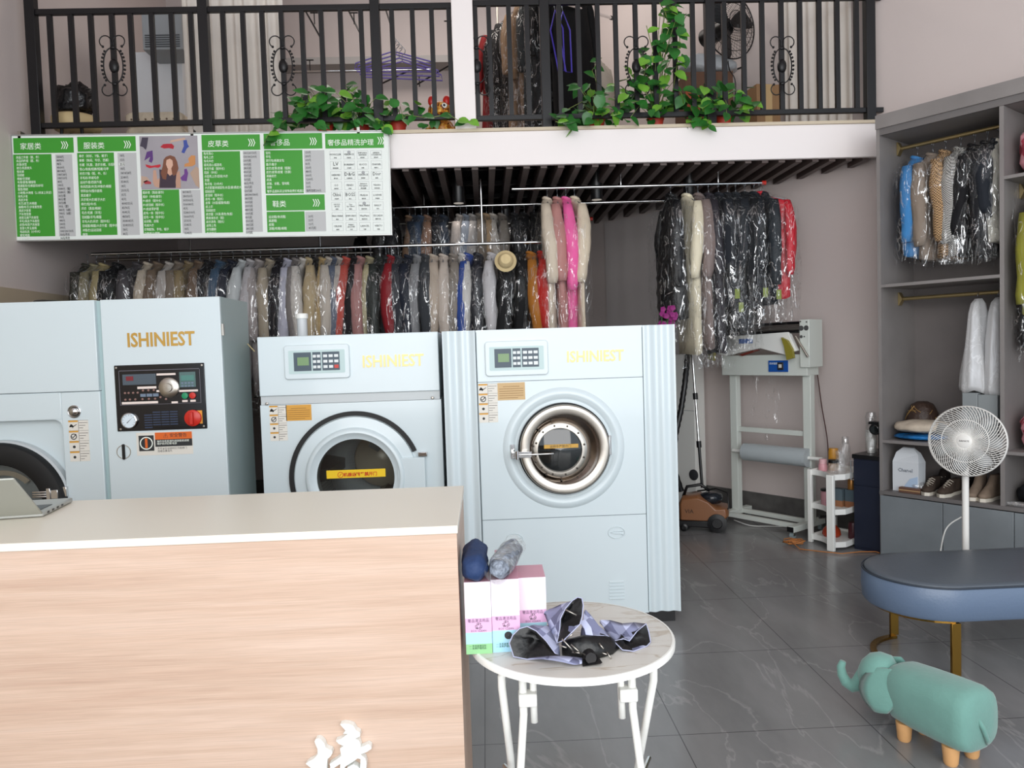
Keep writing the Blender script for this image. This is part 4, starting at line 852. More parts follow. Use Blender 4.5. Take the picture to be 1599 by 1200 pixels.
# loose front flap, strap, ribs and the closed tip
fl = MB(); g = [[UP(260+480*u, 735-20*math.sin(u*3)+(85*u)*v, -.03-.03*v) for u in [k/12 for k in range(13)]] for v in (0,.5,1)]
fl.loft([[(q.x,q.y,max(q.z,.004+.006*abs(math.sin(i*1.3+j)))) for i,q in enumerate(r)] for j,r in enumerate(g)],False,False,closed=False).build('canopy_cloth', M_umb, um, smooth=True, solid=.001)
st = MB(); s0 = [UP(740,400,.05),UP(790,470,.03),UP(820,595,.0)]; st.loft([[tuple(p-Vector((.009,0,0))),tuple(p+Vector((.009,0,.002)))] for p in s0],False,False,closed=False).build('strap', mat('pale lilac strap','B9BEDA',.6), um, solid=.0015)
mid = MB(); rg_ = []
for j,(x,y,rx,rz,dy) in enumerate([(560,640,.012,.02,.02),(640,650,.03,.03,.02),(760,650,.035,.035,.01),(880,650,.03,.03,.01),(1000,640,.025,.025,.03),(1070,640,.006,.01,.05)]):
    p = UP(x,y,dy); rg_.append([(p.x,p.y+rx*math.cos(a),max(.002,p.z+rz*math.sin(a)*(1+.15*math.sin(3*a+j)))) for a in [2*PI*k/16 for k in range(16)]])
mid.loft(rg_).build('canopy_lining', M_umblk, um, smooth=True)
rb = MB(); rnd = random.Random(4)
for x0_,y0_,x1_,y1_ in ((590,300,690,350),(600,560,650,520),(540,620,600,640),(560,560,680,690),(640,610,740,700),(890,600,930,650),(900,680,960,700),(650,680,750,690),(960,680,1000,740)):
    rb.tube([tuple(UP(x0_,y0_,-.012)),tuple(UP(x1_,y1_,-.02))],.0018,6)
rb.build('rib', M_steel, um, smooth=True)
hd = MB(); p = UP(820,735,-.05); q = UP(760,650,.03); hd.tube([tuple(p),tuple(p.lerp(q,.3)),tuple(q)],[.014,.017,.014],14).build('handle', mat('black handle','191718',.3), um, smooth='auto')
fp = [UP(745,830,-.06),UP(905,780,-.06),UP(920,770,-.05),UP(870,700,-.03),UP(735,745,-.03)]
MB().add([(p.x,p.y,max(.003,p.z)) for p in fp],[(0,1,2,3,4)]).build('canopy_lining', M_umblk, um, solid=.001)
# ================================================================ padded bench, elephant stool, fan
M_leather = mat('steel blue leather','61728A',.36,spec=.5,bump=.06,bscale=90)
bx0, by0, by1 = 1.755, 3.11, 3.67; byc = (by0+by1)/2; br_ = (by1-by0)/2; bx1 = 2.98
bn = thing('padded_bench','oval steel blue leather bench on gold ring legs','bench',((bx0+bx1)/2,byc,0))
hx = (bx1-bx0)/2
def stad(r, n=28, grow=0, fl_=0):
    out = []
    for k in range(n+1): a = PI/2+PI*k/n; out.append((-hx+br_+(r)*math.cos(a)*(1), r*math.sin(a)))
    m_ = 14
    for k in range(1,m_): out.append((-hx+br_+(2*hx-2*br_)*k/m_, -r))
    for k in range(n+1): a = -PI/2+PI*k/n; out.append((hx-br_+r*math.cos(a), r*math.sin(a)))
    for k in range(1,m_): out.append((hx-br_-(2*hx-2*br_)*k/m_, r))
    return out
prof = [(br_-.03,.262),(br_-.008,.266),(br_+.002,.28),(br_+.006,.34),(br_+.003,.40),(br_-.004,.412)]
MB().loft([[(x,y,z) for x,y in stad(r)] for r,z in prof]).build('seat_cushion', M_leather, bn, smooth='auto')
MB().loft([[(x,y,z) for x,y in stad(r)] for r,z in [(br_-.004,.412),(br_-.012,.421),(br_-.04,.425),(br_-.12,.428),(br_-.25,.429)]]).build('seat_top', mat('slate leather top','555D66',.36,spec=.5,bump=.06,bscale=90), bn, smooth=True)
MB().tube([(x,y,.413) for x,y in stad(br_+.002)], .004, 6, closed=True).build('piping', mat('dark piping','2F3742',.5), bn, smooth=True)
sm = MB()
for x,y in stad(br_+.006)[::2]: pass
for sx in (-1,1):
    cx_ = sx*(hx-br_-.005)
    def arc(r, z, a0=math.radians(55), n=26): 
        return [(cx_-sx*r*math.cos(PI-a) if False else cx_+sx*r*math.cos(a), r*math.sin(a), z) for a in [-(PI-a0)*.66+(2*(PI-a0)*.66)*k/n for k in range(n+1)]]
    for z,nm in ((.006,'floor_ring'),(.255,'top_ring')):
        P = arc(.245,z); rings = []
        for p in P:
            rad = Vector((p[0]-cx_,p[1],0)).normalized()
            rings.append([tuple(Vector(p)+rad*a_+Vector((0,0,b_))) for a_,b_ in ((-.02,-.005),(.008,-.005),(.008,.008),(-.02,.008))])
        MB().loft(rings).build(nm, M_gold, bn)
    for p in (arc(.25,0)[0], arc(.25,0)[-1]):
        MB().box((p[0]-.02,p[1]-.008,.012),(p[0]+.02,p[1]+.008,.252)).build('upright', M_gold, bn, bevel=.001)
# elephant stool
M_eleph = mat('dusty teal velvet','6A978D',.8,var=.06,vscale=9,sheen=.3,bump=.08,bscale=60)
es = thing('elephant_stool','teal elephant shaped footstool with round wooden legs on the floor','footstool',(1.60,2.62,0),math.radians(-68))
def sup(cx,cy,cz,ry,rz,e=2.6,n=24):
    out = []
    for k in range(n):
        a = 2*PI*k/n; c,s_ = math.cos(a),math.sin(a)
        out.append((cx, cy+ry*math.copysign(abs(c)**(2/e),c), cz+rz*math.copysign(abs(s_)**(2/e),s_)))
    return out
prof = [(-.165,.05,.06,.17),(-.155,.08,.09,.168),(-.125,.098,.105,.165),(-.05,.105,.110,.165),(.05,.108,.112,.168),(.130,.107,.112,.17),(.158,.10,.104,.17),(.170,.085,.088,.17),(.175,.04,.04,.17)]
MB().loft([sup(x,0,cz,ry,rz,3.0) for x,ry,rz,cz in prof]).build('body', M_eleph, es, smooth=True)
hdm = MB(); HM = Matrix.Translation((-.185,-.012,.02)) @ Matrix.Rotation(math.radians(26),4,'Z') @ Matrix.Scale(1.0,4) @ Matrix.Translation((.15,0,-.005)); hdm.M = HM; hdm.loft([sup(x,0,cz,ry,rz,2.2) for x,ry,rz,cz in [(-.13,.03,.04,.20),(-.15,.065,.065,.195),(-.19,.075,.075,.19),(-.225,.066,.068,.185),(-.25,.045,.05,.175),(-.262,.02,.025,.17)]]); hdm.build('head', M_eleph, es, smooth=True)
em_ = MB(); em_.M = HM; em_.tube([(-.235,0,.165),(-.262,0,.125),(-.288,0,.108),(-.312,0,.118),(-.326,0,.145),(-.330,0,.175),(-.322,0,.198)],[.036,.031,.026,.022,.019,.016,.012],14).build('trunk', M_eleph, es, smooth=True)
for sy in (-1,1):
    e = MB(); e.M = HM; rings=[]
    for j in range(9):
        u = j/8; y = sy*(.062+.045*math.sin(u*PI*.55)); z = .235-.155*u; wd = .012+.045*math.sin(PI*(.12+.80*u))
        rings.append([(-.165+dx*wd*2+.01, y+sy*(.012*dx+ty), z+.01*dx) for dx,ty in ((-.75,0),(-.4,.008),(0,.010),(.4,.006),(.55,0),(.3,-.003),(-.3,-.003))])
    e.loft(rings).build('ear', M_eleph, es, smooth=True)
MB().tube([(.168,-.02,.19),(.182,-.012,.16),(.184,.008,.115),(.176,.02,.09)],[.008,.009,.007,.003],8).build('tail', M_eleph, es, smooth=True)
for x,y in ((-.09,-.055),(-.09,.055),(.095,-.055),(.095,.055)):
    MB().lathe([(.020,0),(.024,.008),(.029,.07)],(x,y,0),'z',20).build('leg', M_wood, es, smooth='auto')
# pedestal fan
FY = 4.0; fc = atY(1498,688,FY); fb = atY(1508,760,FY)
fan = thing('pedestal_fan','white pedestal fan with a swirled wire grille, behind the blue bench','fan',(fb.x,FY,0))
fz = fc.z; M_fan = mat('warm white fan plastic','E9E7E2',.4)
MB().lathe([(.15,0),(.15,.015),(.14,.022),(.04,.032),(.022,.05)],seg=36).build('base', M_fan, fan, smooth='auto')
MB().cyl((0,0,.03),(0,0,fz-.16),.017,20).build('pole', M_fan, fan, smooth='auto')
yaw_f = math.radians(-48); ftilt = math.radians(-6)
Rf = Matrix.Rotation(yaw_f,4,'Z') @ Matrix.Rotation(ftilt,4,'X')
off = Vector((fc.x-fb.x+.02, -.04, fz))
def fmb(): m = MB(); m.M = Matrix.Translation(off) @ Rf; return m
r_ = .186
g = fmb()
for k in range(64):
    a0 = 2*PI*k/64; pts = []
    for i in range(9):
        u = i/8; r = .036+(r_-.036)*u; a = a0+.85*u**1.2; y = -.055+.035*(r/r_)**3
        pts.append((r*math.cos(a), y, r*math.sin(a)))
    pts.append((r_*math.cos(a0+.86),-.004,r_*math.sin(a0+.86)))
    g.tube(pts,.0020,4,caps=False)
fg = g.build('front_grille', M_fan, fan)
g = fmb(); g.lathe([(r_-.001,-.010),(r_+.005,-.006),(r_+.006,.012),(r_+.002,.018),(r_-.002,.012)],(0,0,0),'-y',64,cap=False); g.lathe([(.112,.048),(.114,.050),(.116,.048)],(0,0,0),'-y',48,cap=False); g.build('grille_rim', M_fan, fan, smooth='auto')
g = fmb()
for k in range(40):
    a = 2*PI*k/40; g.tube([((r_+.001)*math.cos(a),.0,(r_+.001)*math.sin(a)),(.175*math.cos(a+.05),.03,.175*math.sin(a+.05)),(.13*math.cos(a+.2),.055,.13*math.sin(a+.2)),(.06*math.cos(a+.3),.062,.06*math.sin(a+.3))],.0015,4,caps=False)
g.build('rear_grille', M_fan, fan)
g = fmb(); g.lathe([(.0005,.060),(.030,.060),(.037,.056),(.038,.046),(.03,.04)],(0,0,0),'-y',32); g.build('hub_cap', M_fan, fan, smooth='auto')
tx = text('AIRMATE', .012, (0,0,0), M_ink, fan, 'hub_print', .0003, res=1, align='CENTER'); tx.matrix_local = Matrix.Translation(off) @ Rf @ Matrix.Translation((0,-.061,-.004)) @ Matrix.Rotation(PI/2,4,'X')
g = fmb()
for k in range(7):
    a0 = 2*PI*k/7; P = []
    for r,w_,tw in ((.03,.018,.5),(.08,.05,.42),(.13,.07,.36),(.165,.055,.3)):
        P.append([(r*math.cos(a0)-s_*w_*math.sin(a0)*math.cos(tw), s_*w_*math.sin(tw), r*math.sin(a0)+s_*w_*math.cos(a0)*math.cos(tw)) for s_ in (-.5,0,.5)])
    g.loft(P,False,False,closed=False)
g.build('blade', mat('pale grey fan blade','9DA0A2',.4), fan, smooth=True, solid=.002)
g = fmb(); g.lathe([(.05,-.05),(.062,-.06),(.065,-.10),(.05,-.14),(.02,-.155),(.001,-.156)],(0,0,0),'-y',28); g.build('motor_housing', M_fan, fan, smooth='auto')
MB().tube([(0,0,fz-.17),(0,.03,fz-.12),(0,.06,fz-.04)],.022,14).build('neck', M_fan, fan, smooth='auto')
cd_ = MB().tube(crv([(fb.x-.01,FY+.02,.5),(fb.x-.06,FY+.08,.42),(fb.x-.09,FY+.1,.25),(fb.x-.14,FY+.12,.02),(fb.x-.3,FY+.35,.006),(fb.x+.1,FY+.55,.006)]),.004,6).build('power_cord', M_wire, fan, loc=(-fb.x,-FY,0), smooth=True)
# ================================================================ garments on hangers
def garment(label, cat, p, rz, col, L=.95, th=.055, kind='plain', W=.42, film=True, group=None, seed=0, lower=None, name=None, sleeves=True, longfilm=.14, side=None):
    rnd = random.Random(seed*7+3); ph = [rnd.uniform(0,6.3) for _ in range(8)]
    t = thing(name or ('hanging_'+cat), label, cat, p, rz, group)
    t.rotation_euler = (rnd.uniform(-.03,.03), rnd.uniform(-.035,.035), rz)
    h = MB()     # hanger: hook and shoulder bar
    h.tube([(0,-.012,-.02),(0,-.014,-.004),(0,0,.007),(0,.014,-.004),(0,.010,-.022),(0,0,-.035),(0,0,-.075)],.0022,5)
    h.tube([(0,-W*.42,-.145),(0,0,-.085),(0,W*.42,-.145)],.0035,5); h.build('hanger', M_hook, t, smooth=True)
    hw = W/2; wr_ = lambda a,z,k: 1+.10*math.sin(3*a+ph[0]+z*6)+.08*math.sin(7*a+ph[1]-z*9)+.05*math.sin(z*17+ph[2]+2*a)
    puff = kind == 'puffer'
    prof = [(-.085,.05,.035),(-.105,.075,.045),(-.125,.12,.034),(-.15,hw*.80,.034),(-.19,hw*.92,th*.62)]
    n_ = 12 if not puff else 22
    for j in range(1,n_+1):
        u = j/n_; z = -.18-(L-.18)*u; y = hw*(.90+.08*u+.02*math.sin(u*7+ph[3])); x = th*(min(1,.62+1.3*u)+.15*math.sin(u*5+ph[4]))
        if puff: q_ = .82+.18*abs(math.sin(u*n_*PI/2.9)); x *= q_; y *= .94+.06*q_
        prof.append((z,y,x))
    seg = 22; rings = []
    swx, swy = rnd.uniform(-.02,.02), rnd.uniform(-.02,.02)
    for z,y,x in prof:
        u = max(0,(-z-.18)/max(.01,L-.18)); r = []
        for k in range(seg):
            a = 2*PI*k/seg; c_,s_ = math.cos(a),math.sin(a); w_ = wr_(a,z,0) if z < -.13 else 1
            r.append((x*math.copysign(abs(c_)**.8,c_)*w_+swx*u, y*math.copysign(abs(s_)**.75,s_)*(1+.02*math.sin(5*a+ph[5]+z*4))+swy*u, z+.012*u*math.sin(3*a+ph[6])))
        rings.append(r)
    g = MB()
    if lower:
        g.k = 0; cut = int(len(rings)*lower[1]); g.loft(rings[:cut+1],True,False); g.k = 1; g.loft(rings[cut:],False,True); g.k = 0
    else: g.loft(rings)
    if sleeves:
        sl_ = min(.60, L*.72)*rnd.uniform(.86,1.08)
        for sy in (-1,1):
            R_ = []
            for j in range(11):
                u = j/10; z = -.150-sl_*u; r0 = (.034+.075*min(u,.3)-.022*max(0,u-.3))*(1 if u < .97 else .8)*(1 if not puff else (.85+.15*abs(math.sin(u*12))))
                cy = sy*(hw*.86+.050*math.sin(min(1,u*1.6)*PI/2)); cx = swx*u+.018*math.sin(u*3+ph[7])+(-.01*u)
                R_.append([(cx+r0*.95*math.cos(2*PI*k/12)*(1+.10*math.sin(u*14+k+ph[0])), cy+r0*.8*math.sin(2*PI*k/12)*(1+.08*math.sin(u*11+2*k)), z+.0*k) for k in range(12)])
            g.loft(R_)
    g.tube([(.03*math.cos(a),.052*math.sin(a),-.082-.012*math.cos(a)) for a in [2*PI*k/12 for k in range(12)]],.012,6,closed=True)
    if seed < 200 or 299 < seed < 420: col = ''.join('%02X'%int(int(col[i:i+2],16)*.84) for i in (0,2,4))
    ms = [fabric(col,kind)]+([fabric(lower[0])] if lower else [])
    g.build('garment', ms, t, smooth=True)
    if film:
        m = MB(); rings = []; LL = L+longfilm
        for j in range(14):
            u = j/13; z = -.055-(LL-.055)*u; e = min(1,u*6)**.6
            y = .03+(hw+.065-.03)*e; x = .022+(th*1.25+.02)*e
            r = []
            for k in range(20):
                a = 2*PI*k/20; c_,s_ = math.cos(a),math.sin(a); f_ = 1+.13*math.sin(4*a+ph[1]+u*5)+.08*math.sin(9*a+ph[2]-u*11)
                r.append((x*math.copysign(abs(c_)**.8,c_)*f_+swx*u, y*math.copysign(abs(s_)**.8,s_)*(1+.03*math.sin(6*a+ph[3]+u*8))+swy*u, z+.02*math.sin(3*a+ph[0])*u))
            rings.append(r)
        m.loft(rings,False,False).build('film_cover', M_film, t, smooth=True)
    return t
def rod(name, label, x0, x1, Y, z, m=M_chrome, r=.0125, caps=None, hangs=()):
    t = thing(name, label, 'clothes rail', ((x0+x1)/2, Y, z)); hl = (x1-x0)/2
    MB().cyl((-hl,0,0),(hl,0,0),r,14).build('tube', m, t, smooth='auto')
    if caps:
        for s_ in caps: MB().cyl((s_*hl,0,0),(s_*(hl+.03),0,0),r*1.35,14).build('red_end_cap', M_red, t)
    for hx_ in hangs:
        MB().cyl((hx_-(x0+x1)/2,0,0),(hx_-(x0+x1)/2,0,2.815-z),.008,10).build('drop_rod', M_chrome, t, smooth='auto')
    return t
Y1, Z1 = 5.78, 2.325
Y3, Z3 = 5.72, 2.72
Y2, Z2 = 6.3, 2.715
Y4, Z4 = 7.0, 2.70
X = lambda px,Y,py=430: atY(px,py,Y).x
rod('low_front_rail','low chrome clothes rail hung in front, left of the pink coat',X(143,Y1,388),X(846,Y1,370),Y1,Z1,hangs=[X(297,Y1,375),X(754,Y1,375)])
rod('low_back_rail','low steel rail just behind the front low rail, full of dark garments',X(150,Y1+.55,388),X(700,Y1+.55,380),Y1+.55,Z1+.03,M_steel,hangs=[X(500,Y1+.55,375)])
rod('high_front_rail','high chrome rail below the slats carrying the pink coats and the red puffer',X(800,Y3,300),X(1190,Y3,288),Y3,Z3,caps=[1],hangs=[X(970,Y3,290),X(1122,Y3,290)])
rod('high_middle_rail','long high chrome rail in the second row, running behind the white column',X(420,Y2,330),X(1062,Y2,311),Y2,Z2,hangs=[X(662,Y2,300),X(932,Y2,300)])
rod('high_back_rail','high rail at the very back with a red end cap',X(560,Y4,352),X(921,Y4,346),Y4,Z4,M_steel,caps=[1],hangs=[X(700,Y4,320)])
def row(items, Y, Z, rowname, group, dy=.2, py=430, seed0=0, tail=''):
    names = [it[1] for it in items]
    for i,it in enumerate(items):
        px, desc, cat, col, L, th = it[:6]; kw = it[6] if len(it) > 6 else {}
        nb = 'left wall' if i == 0 else names[i-1]
        lab = desc+' in clear film '+rowname
        if names.count(desc) > 1 or kw.get('nb', True):
            lab = desc+' on the '+rowname+', right of the '+names[i-1] if i else desc+' on the '+rowname+', leftmost of all'
        kw = {k:v for k,v in kw.items() if k not in ('nb','dz','rz')}
        ow = it[6] if len(it) > 6 else {}
        r_ = random.Random(seed0+i)
        wd_ = lab.replace(',',' ,').split()
        lab = ' '.join(wd_[:16]).replace(' ,',',')
        garment(lab, cat, (X(px,Y-dy,py), Y, Z-.006), ow.get('rz', r_.uniform(-.10,.10)), col, L, th, seed=seed0+i, group=group, **kw)
low = [
 (116,'dark olive jacket','jacket','3A3830',.85,.06),(130,'khaki jacket','jacket','8C8468',.9,.04),(144,'straw beige jacket','jacket','A99A72',.85,.045),
 (166,'wide black coat','coat','141416',.95,.085),(199,'charcoal jacket','jacket','4A474A',.9,.06),(216,'pale cream shirt','shirt','C9BBA8',.85,.025),(232,'brown taupe jacket','jacket','7C6A5A',.9,.05),
 (251,'light grey shirt','shirt','B9B2AC',.85,.03),(266,'taupe coat','coat','85786A',.95,.045),(282,'olive tan jacket','jacket','8E7C5C',.9,.04),(298,'chestnut brown coat','coat','74604F',.95,.05),
 (314,'small black blouse','blouse','1B1A1D',.85,.03),(332,'denim blue jacket','jacket','3F566E',.85,.06),(352,'dark navy coat','coat','1F2432',.95,.06),
 (370,'white shirt with teal hem','shirt','C9CDCF',.95,.03,dict(lower=('5FA8A0',.55))),(382,'pale grey shirt','shirt','BDB9BC',1.0,.03),(396,'pinkish grey coat','coat','A79F9D',1.1,.045),(413,'sand beige coat','coat','ACA08D',1.1,.055),
 (429,'glossy black dress','dress','1D1B1F',1.1,.04),(442,'lavender white shirt','shirt','BEBECD',.95,.022),(455,'mouse grey coat','coat','86807D',1.15,.055),(468,'narrow white blouse','blouse','D3CDC6',1.0,.02),
 (476,'cream tan jacket','jacket','BBA886',1.1,.03),(485,'thin black trousers','trousers','1B191B',1.15,.02,dict(sleeves=False)),(498,'camel tan jacket','jacket','B89F72',.98,.05),(510,'off white shirt','shirt','C5BBB0',1.1,.02),
 (518,'slate blue dress','dress','5D6678',1.15,.028),(526,'pale ash shirt','shirt','BDB4AC',1.1,.018),(537,'coral red coat','coat','C2564C',1.12,.055),(550,'black lace blouse','blouse','221E22',1.1,.03),
 (559,'dusty rose shirt','shirt','B0807C',1.1,.02),(574,'cream khaki quilted jacket','jacket','B5AC88',.97,.06,dict(kind='puffer')),(589,'dark olive coat','coat','2E3230',1.1,.04),(599,'charcoal black coat','coat','232427',1.1,.03),
 (608,'dark red skirt with cream top','dress','8C1C26',1.15,.022),(619,'charcoal tweed coat','coat','33353C',1.15,.05),(636,'navy black jacket','jacket','1C2230',1.15,.055),(651,'silver grey blouse','blouse','8B8C8E',1.15,.035),
 (663,'dark slate coat','coat','3A3D42',1.15,.04),(676,'long pale beige coat','coat','C4B4A4',1.15,.038),(692,'short ivory jacket over black','jacket','CFC2B6',1.15,.05,dict(lower=('18171A',.68))),(709,'grey beige cardigan','cardigan','8D857B',1.1,.04),
 (723,'white patterned shirt','shirt','D2D0CC',1.1,.03),(733,'cobalt blue dress','dress','34509C',1.15,.022),(748,'black puffer coat','coat','23252E',1.15,.06,dict(kind='puffer')),(771,'white tee shirt','shirt','D4D2D4',1.1,.03),
 (790,'black suit jacket','jacket','1C1D20',1.12,.06),(814,'black satin coat','coat','17181A',1.12,.05),(833,'mustard orange jacket','jacket','B9772E',1.12,.045),(851,'bright red jacket','jacket','C3271F',.92,.04)]
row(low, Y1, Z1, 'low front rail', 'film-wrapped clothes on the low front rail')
hat = thing('straw_hat','round cream straw hat in front of the dark jackets on the low rail','hat',tuple(atY(790,408,5.50)),rot=(math.radians(-8),0,0))
MB().lathe([(.078,-.004),(.080,.0),(.058,.010),(.052,.04),(.035,.062),(.001,.068)],(0,0,0),'-y',32,cap=False).build('hat_body', fabric('C9B58A'), hat, smooth='auto')
hi3 = [(861,'long ivory coat','coat','C3B6A4',1.35,.045),(877,'dusty pink dress','dress','AD7B76',1.35,.04),(891,'hot pink coat','coat','E0609C',1.35,.045),(905,'long cream beige coat','coat','C9BBA6',1.35,.035),
 (1060,'wide black down coat','coat','131417',1.02,.085,dict(kind='puffer')),(1086,'long cream coat','coat','D6CDB4',1.28,.055),(1104,'taupe brown coat','coat','7A6C68',1.25,.05),(1121,'charcoal plum coat','coat','2C292F',1.28,.045),
 (1137,'black bomber jacket','jacket','1F2228',.94,.06),(1152,'black satin jacket','jacket','1A1C20',.98,.045),(1165,'black suit with green tag','jacket','202429',1.12,.05),(1180,'long black blazer','blazer','17191C',1.10,.05),
 (1195,'black parka','parka','1D2126',.96,.055),(1209,'navy black windbreaker','jacket','20262C',.92,.045,),(1224,'bright red puffer jacket','jacket','C02030',.88,.06,dict(kind='puffer',rz=.75))]
names = [h_[1] for h_ in hi3]
for i,it in enumerate(hi3):
    px,desc,cat,col,L,th = it[:6]; kw = dict(it[6]) if len(it) > 6 else {}
    rz = kw.pop('rz', random.Random(i+90).uniform(-.12,.12)); xx = X(px,Y3-.2,380)
    if i == 14: xx = X(1190,Y3,290)-.01
    lab = desc+' in clear film on the high front rail'+(', rightmost' if i==14 else '')
    garment(lab, cat, (xx,Y3,Z3-.006), rz, col, L, th, seed=200+i, group='film-wrapped clothes on the high front rail', longfilm=.12 if L>1.2 else .16, W=.46 if i in (4,14) else .42, **kw)
tg = MB()
for px,py in ((1152,459),(1158,480),(1196,457),(1217,460)):
    p = atY(px,py,Y3-.26)
    tg = MB().box((-.018,0,-.035),(.018,.002,.035)); o = tg.build('care_tag', mat('green care tag','7C8A3A',.6), None, loc=p); tag(o, {1152:'small green paper tag under the black suits, upper left one',1158:'small green paper tag low below the black suits',1196:'small olive paper tag below the black parka',1217:'small olive paper tag just left of the red puffer'}[px], 'tag', 'green paper tags below the black jackets')
mid = [(596,'dark brown coat','coat','33302F',.95,.05),(612,'black parka','parka','1C1C20',.95,.05),(637,'camel jacket','jacket','8E725C',.9,.04),(646,'navy jacket','jacket','26303F',.95,.04),(656,'blue blouse','blouse','3C4E66',.9,.03),(667,'rust tan jacket','jacket','93715C',.95,.035),(680,'black coat','coat','1F2024',.95,.045),
 (692,'midnight blue coat','coat','27303E',.95,.05),(719,'ivory shirt','shirt','B7ADA6',.9,.03),(729,'grey blue shirt','shirt','8A929E',.9,.028),(739,'pearl grey shirt','shirt','A9A4A0',.9,.028),(750,'patterned brown shirt','shirt','7F7468',.9,.03),(761,'tan jacket','jacket','A58B6C',.9,.035),(771,'white blouse','blouse','C4BCB2',.9,.035),(786,'grey brown coat','coat','7E756D',.9,.045),
 (806,'dark charcoal suit','jacket','201F22',1.0,.05),(822,'black evening dress','dress','131315',1.05,.05),(838,'soot black coat','coat','1A191B',1.1,.05)]
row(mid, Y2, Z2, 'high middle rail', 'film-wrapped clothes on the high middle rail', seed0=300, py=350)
bk = [(400+i*25, d, c, h, .9, .075) for i,(d,c,h) in enumerate([('olive green jacket','jacket','6F7F33'),('taupe jacket','jacket','6F655D'),('brown grey shirt','shirt','8A7E74'),('dark plum coat','coat','3C2E31'),('beige cardigan','cardigan','9C9184'),('black vest','vest','1A1A1C'),('brown jacket','jacket','5F4F45'),('wine red dress','dress','5E2A2C'),('dark grey suit','jacket','34343A'),('black long coat','coat','19191B'),('grey blouse','blouse','6A6A6E'),('dark teal jacket','jacket','2A3A3F')])]
bk[0] = (356,)+bk[0][1:]
bk = sorted(bk)
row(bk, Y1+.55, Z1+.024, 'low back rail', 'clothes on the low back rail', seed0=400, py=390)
bk2 = [(560+i*27, d, c, h, 1.15, .085) for i,(d,c,h) in enumerate([('black raincoat','coat','161618'),('dark blue coat','coat','1D2530'),('dark brown parka','parka','2B2523'),('graphite jacket','jacket','26272B'),('black robe','robe','121214'),('deep green coat','coat','1E2A24'),('brown fur coat','coat','3A2C26'),('black quilted coat','coat','17171A'),('dark wool cape','cape','222024'),('ink blue dress','dress','1A2230'),('black cloak','cloak','141416')])]
row(bk2, Y4, Z4, 'high back rail', 'dark clothes on the high back rail', seed0=500, py=360)
# ================================================================ wardrobe along the right wall
wd = thing('open_wardrobe','tall grey concrete look open wardrobe with doors below, standing along the right wall','wardrobe',O_,WR)
D = .50; TOP = 2.995; UD = .735; UE = 1.62
MB().box((0,0,0),(.022,D,TOP)).build('side_panel', M_conc, wd)
MB().box((UE,0,0),(UE+.022,D,TOP)).build('side_panel', M_conc, wd)
MB().box((UD,0.0,.455),(UD+.024,D,2.86)).build('divider', M_conc, wd)
MB().box((.022,D-.012,0),(UE,D,TOP)).build('back_panel', mat('dark concrete back','6E6866',.6,var=.10,vscale=3), wd)
MB().box((0,-.012,2.905),(UE+.022,.01,TOP)).build('header_board', M_conc, wd)
MB().box((.022,0,2.862),(UE,.02,2.905)).build('lower_fascia', M_concfr, wd)
MB().box((.022,0.02,2.862),(UE,D-.012,2.88)).box((0,0.01,TOP-.02),(UE+.022,D,TOP)).build('top_board', M_conc, wd)
MB().box((.022,0,1.845),(UD,D-.012,1.865)).build('shelf', M_conc, wd)
MB().box((.022,0,.79),(UD,D-.012,.81)).build('shelf', M_conc, wd)
zr = lambda px,py,off=0: atW(px,py,off)[2]
zs1 = zr(1568,275,0); zs2 = zr(1568,705,0)
MB().box((UD+.024,0,zs1-.02),(UE,D-.012,zs1)).build('shelf', M_conc, wd)
MB().box((UD+.024,0,zs2-.02),(UE,D-.012,zs2)).build('shelf', M_conc, wd)
MB().box((0,-.006,.435),(UE+.022,D-.012,.46)).build('base_top', M_concfr, wd)
MB().box((.022,.03,0),(UE,.045,.05)).build('toe_kick', M_concfr, wd)
dd_ = [(.006,.405),(.409,.808),(.812,1.211),(1.215,1.62)]
for a_,b_ in dd_: MB().box((a_,-.008,.012),(b_,.012,.428)).build('door', M_concd, wd, bevel=.002)
def wrod(name,label,z,u0,u1,v=.26,endL=True):
    t = thing(name,label,'clothes rail',w2(0,0,z),WR)
    MB().cyl((u0,v,0),(u1,v,0),.013,14).build('tube', M_brass, t, smooth='auto')
    MB().prism([(u0+.002,-.045),(u0+.008,-.045),(u0+.03,.0),(u0+.008,.045),(u0+.002,.045)], v-.022, v+.022).build('end_bracket', M_brass, t)
    return t
za = atW(1405,237,.26); zb_ = atW(1412,467,.26); 
zrod = atW(1480,216,.26)[2]; zrod2 = atW(1480,462,.26)[2]
wrod('brass_rail','brass rail in the upper left wardrobe bay holding wrapped jackets',zrod,.022,UD)
wrod('brass_rail','lower brass rail in the left wardrobe bay holding white plastic bags',zrod2,.022,UD)
zrod3 = atW(1590,300,.26)[2]
wrod('brass_rail','brass rail in the right wardrobe bay above the olive coat',zrod3,UD+.024,UE)
wc = [(1420,'sky blue','jacket','3F7FB8',.055,.80,'plain','blue cotton jacket in film, leftmost in the wardrobe bay'),(1444,'','jacket','85786C',.04,.88,'plain','taupe knitted jacket in the wardrobe, right of the blue jacket'),
 (1464,'','jacket','C9A77C',.05,.84,'gingham','brown and cream gingham jacket hanging in the wardrobe'),(1488,'','coat','C8C6C0',.045,.88,'tweed','black and white houndstooth coat hanging in the wardrobe'),
 (1510,'','jacket','131316',.045,.88,'plain','plain black jacket in the wardrobe, right of the houndstooth coat'),(1530,'','jacket','1A1B1F',.04,.90,'plain','black jacket in long film, second dark one in the wardrobe'),
 (1547,'','jacket','20242B',.035,.62,'plain','short navy black jacket behind the white skirt in the wardrobe')]
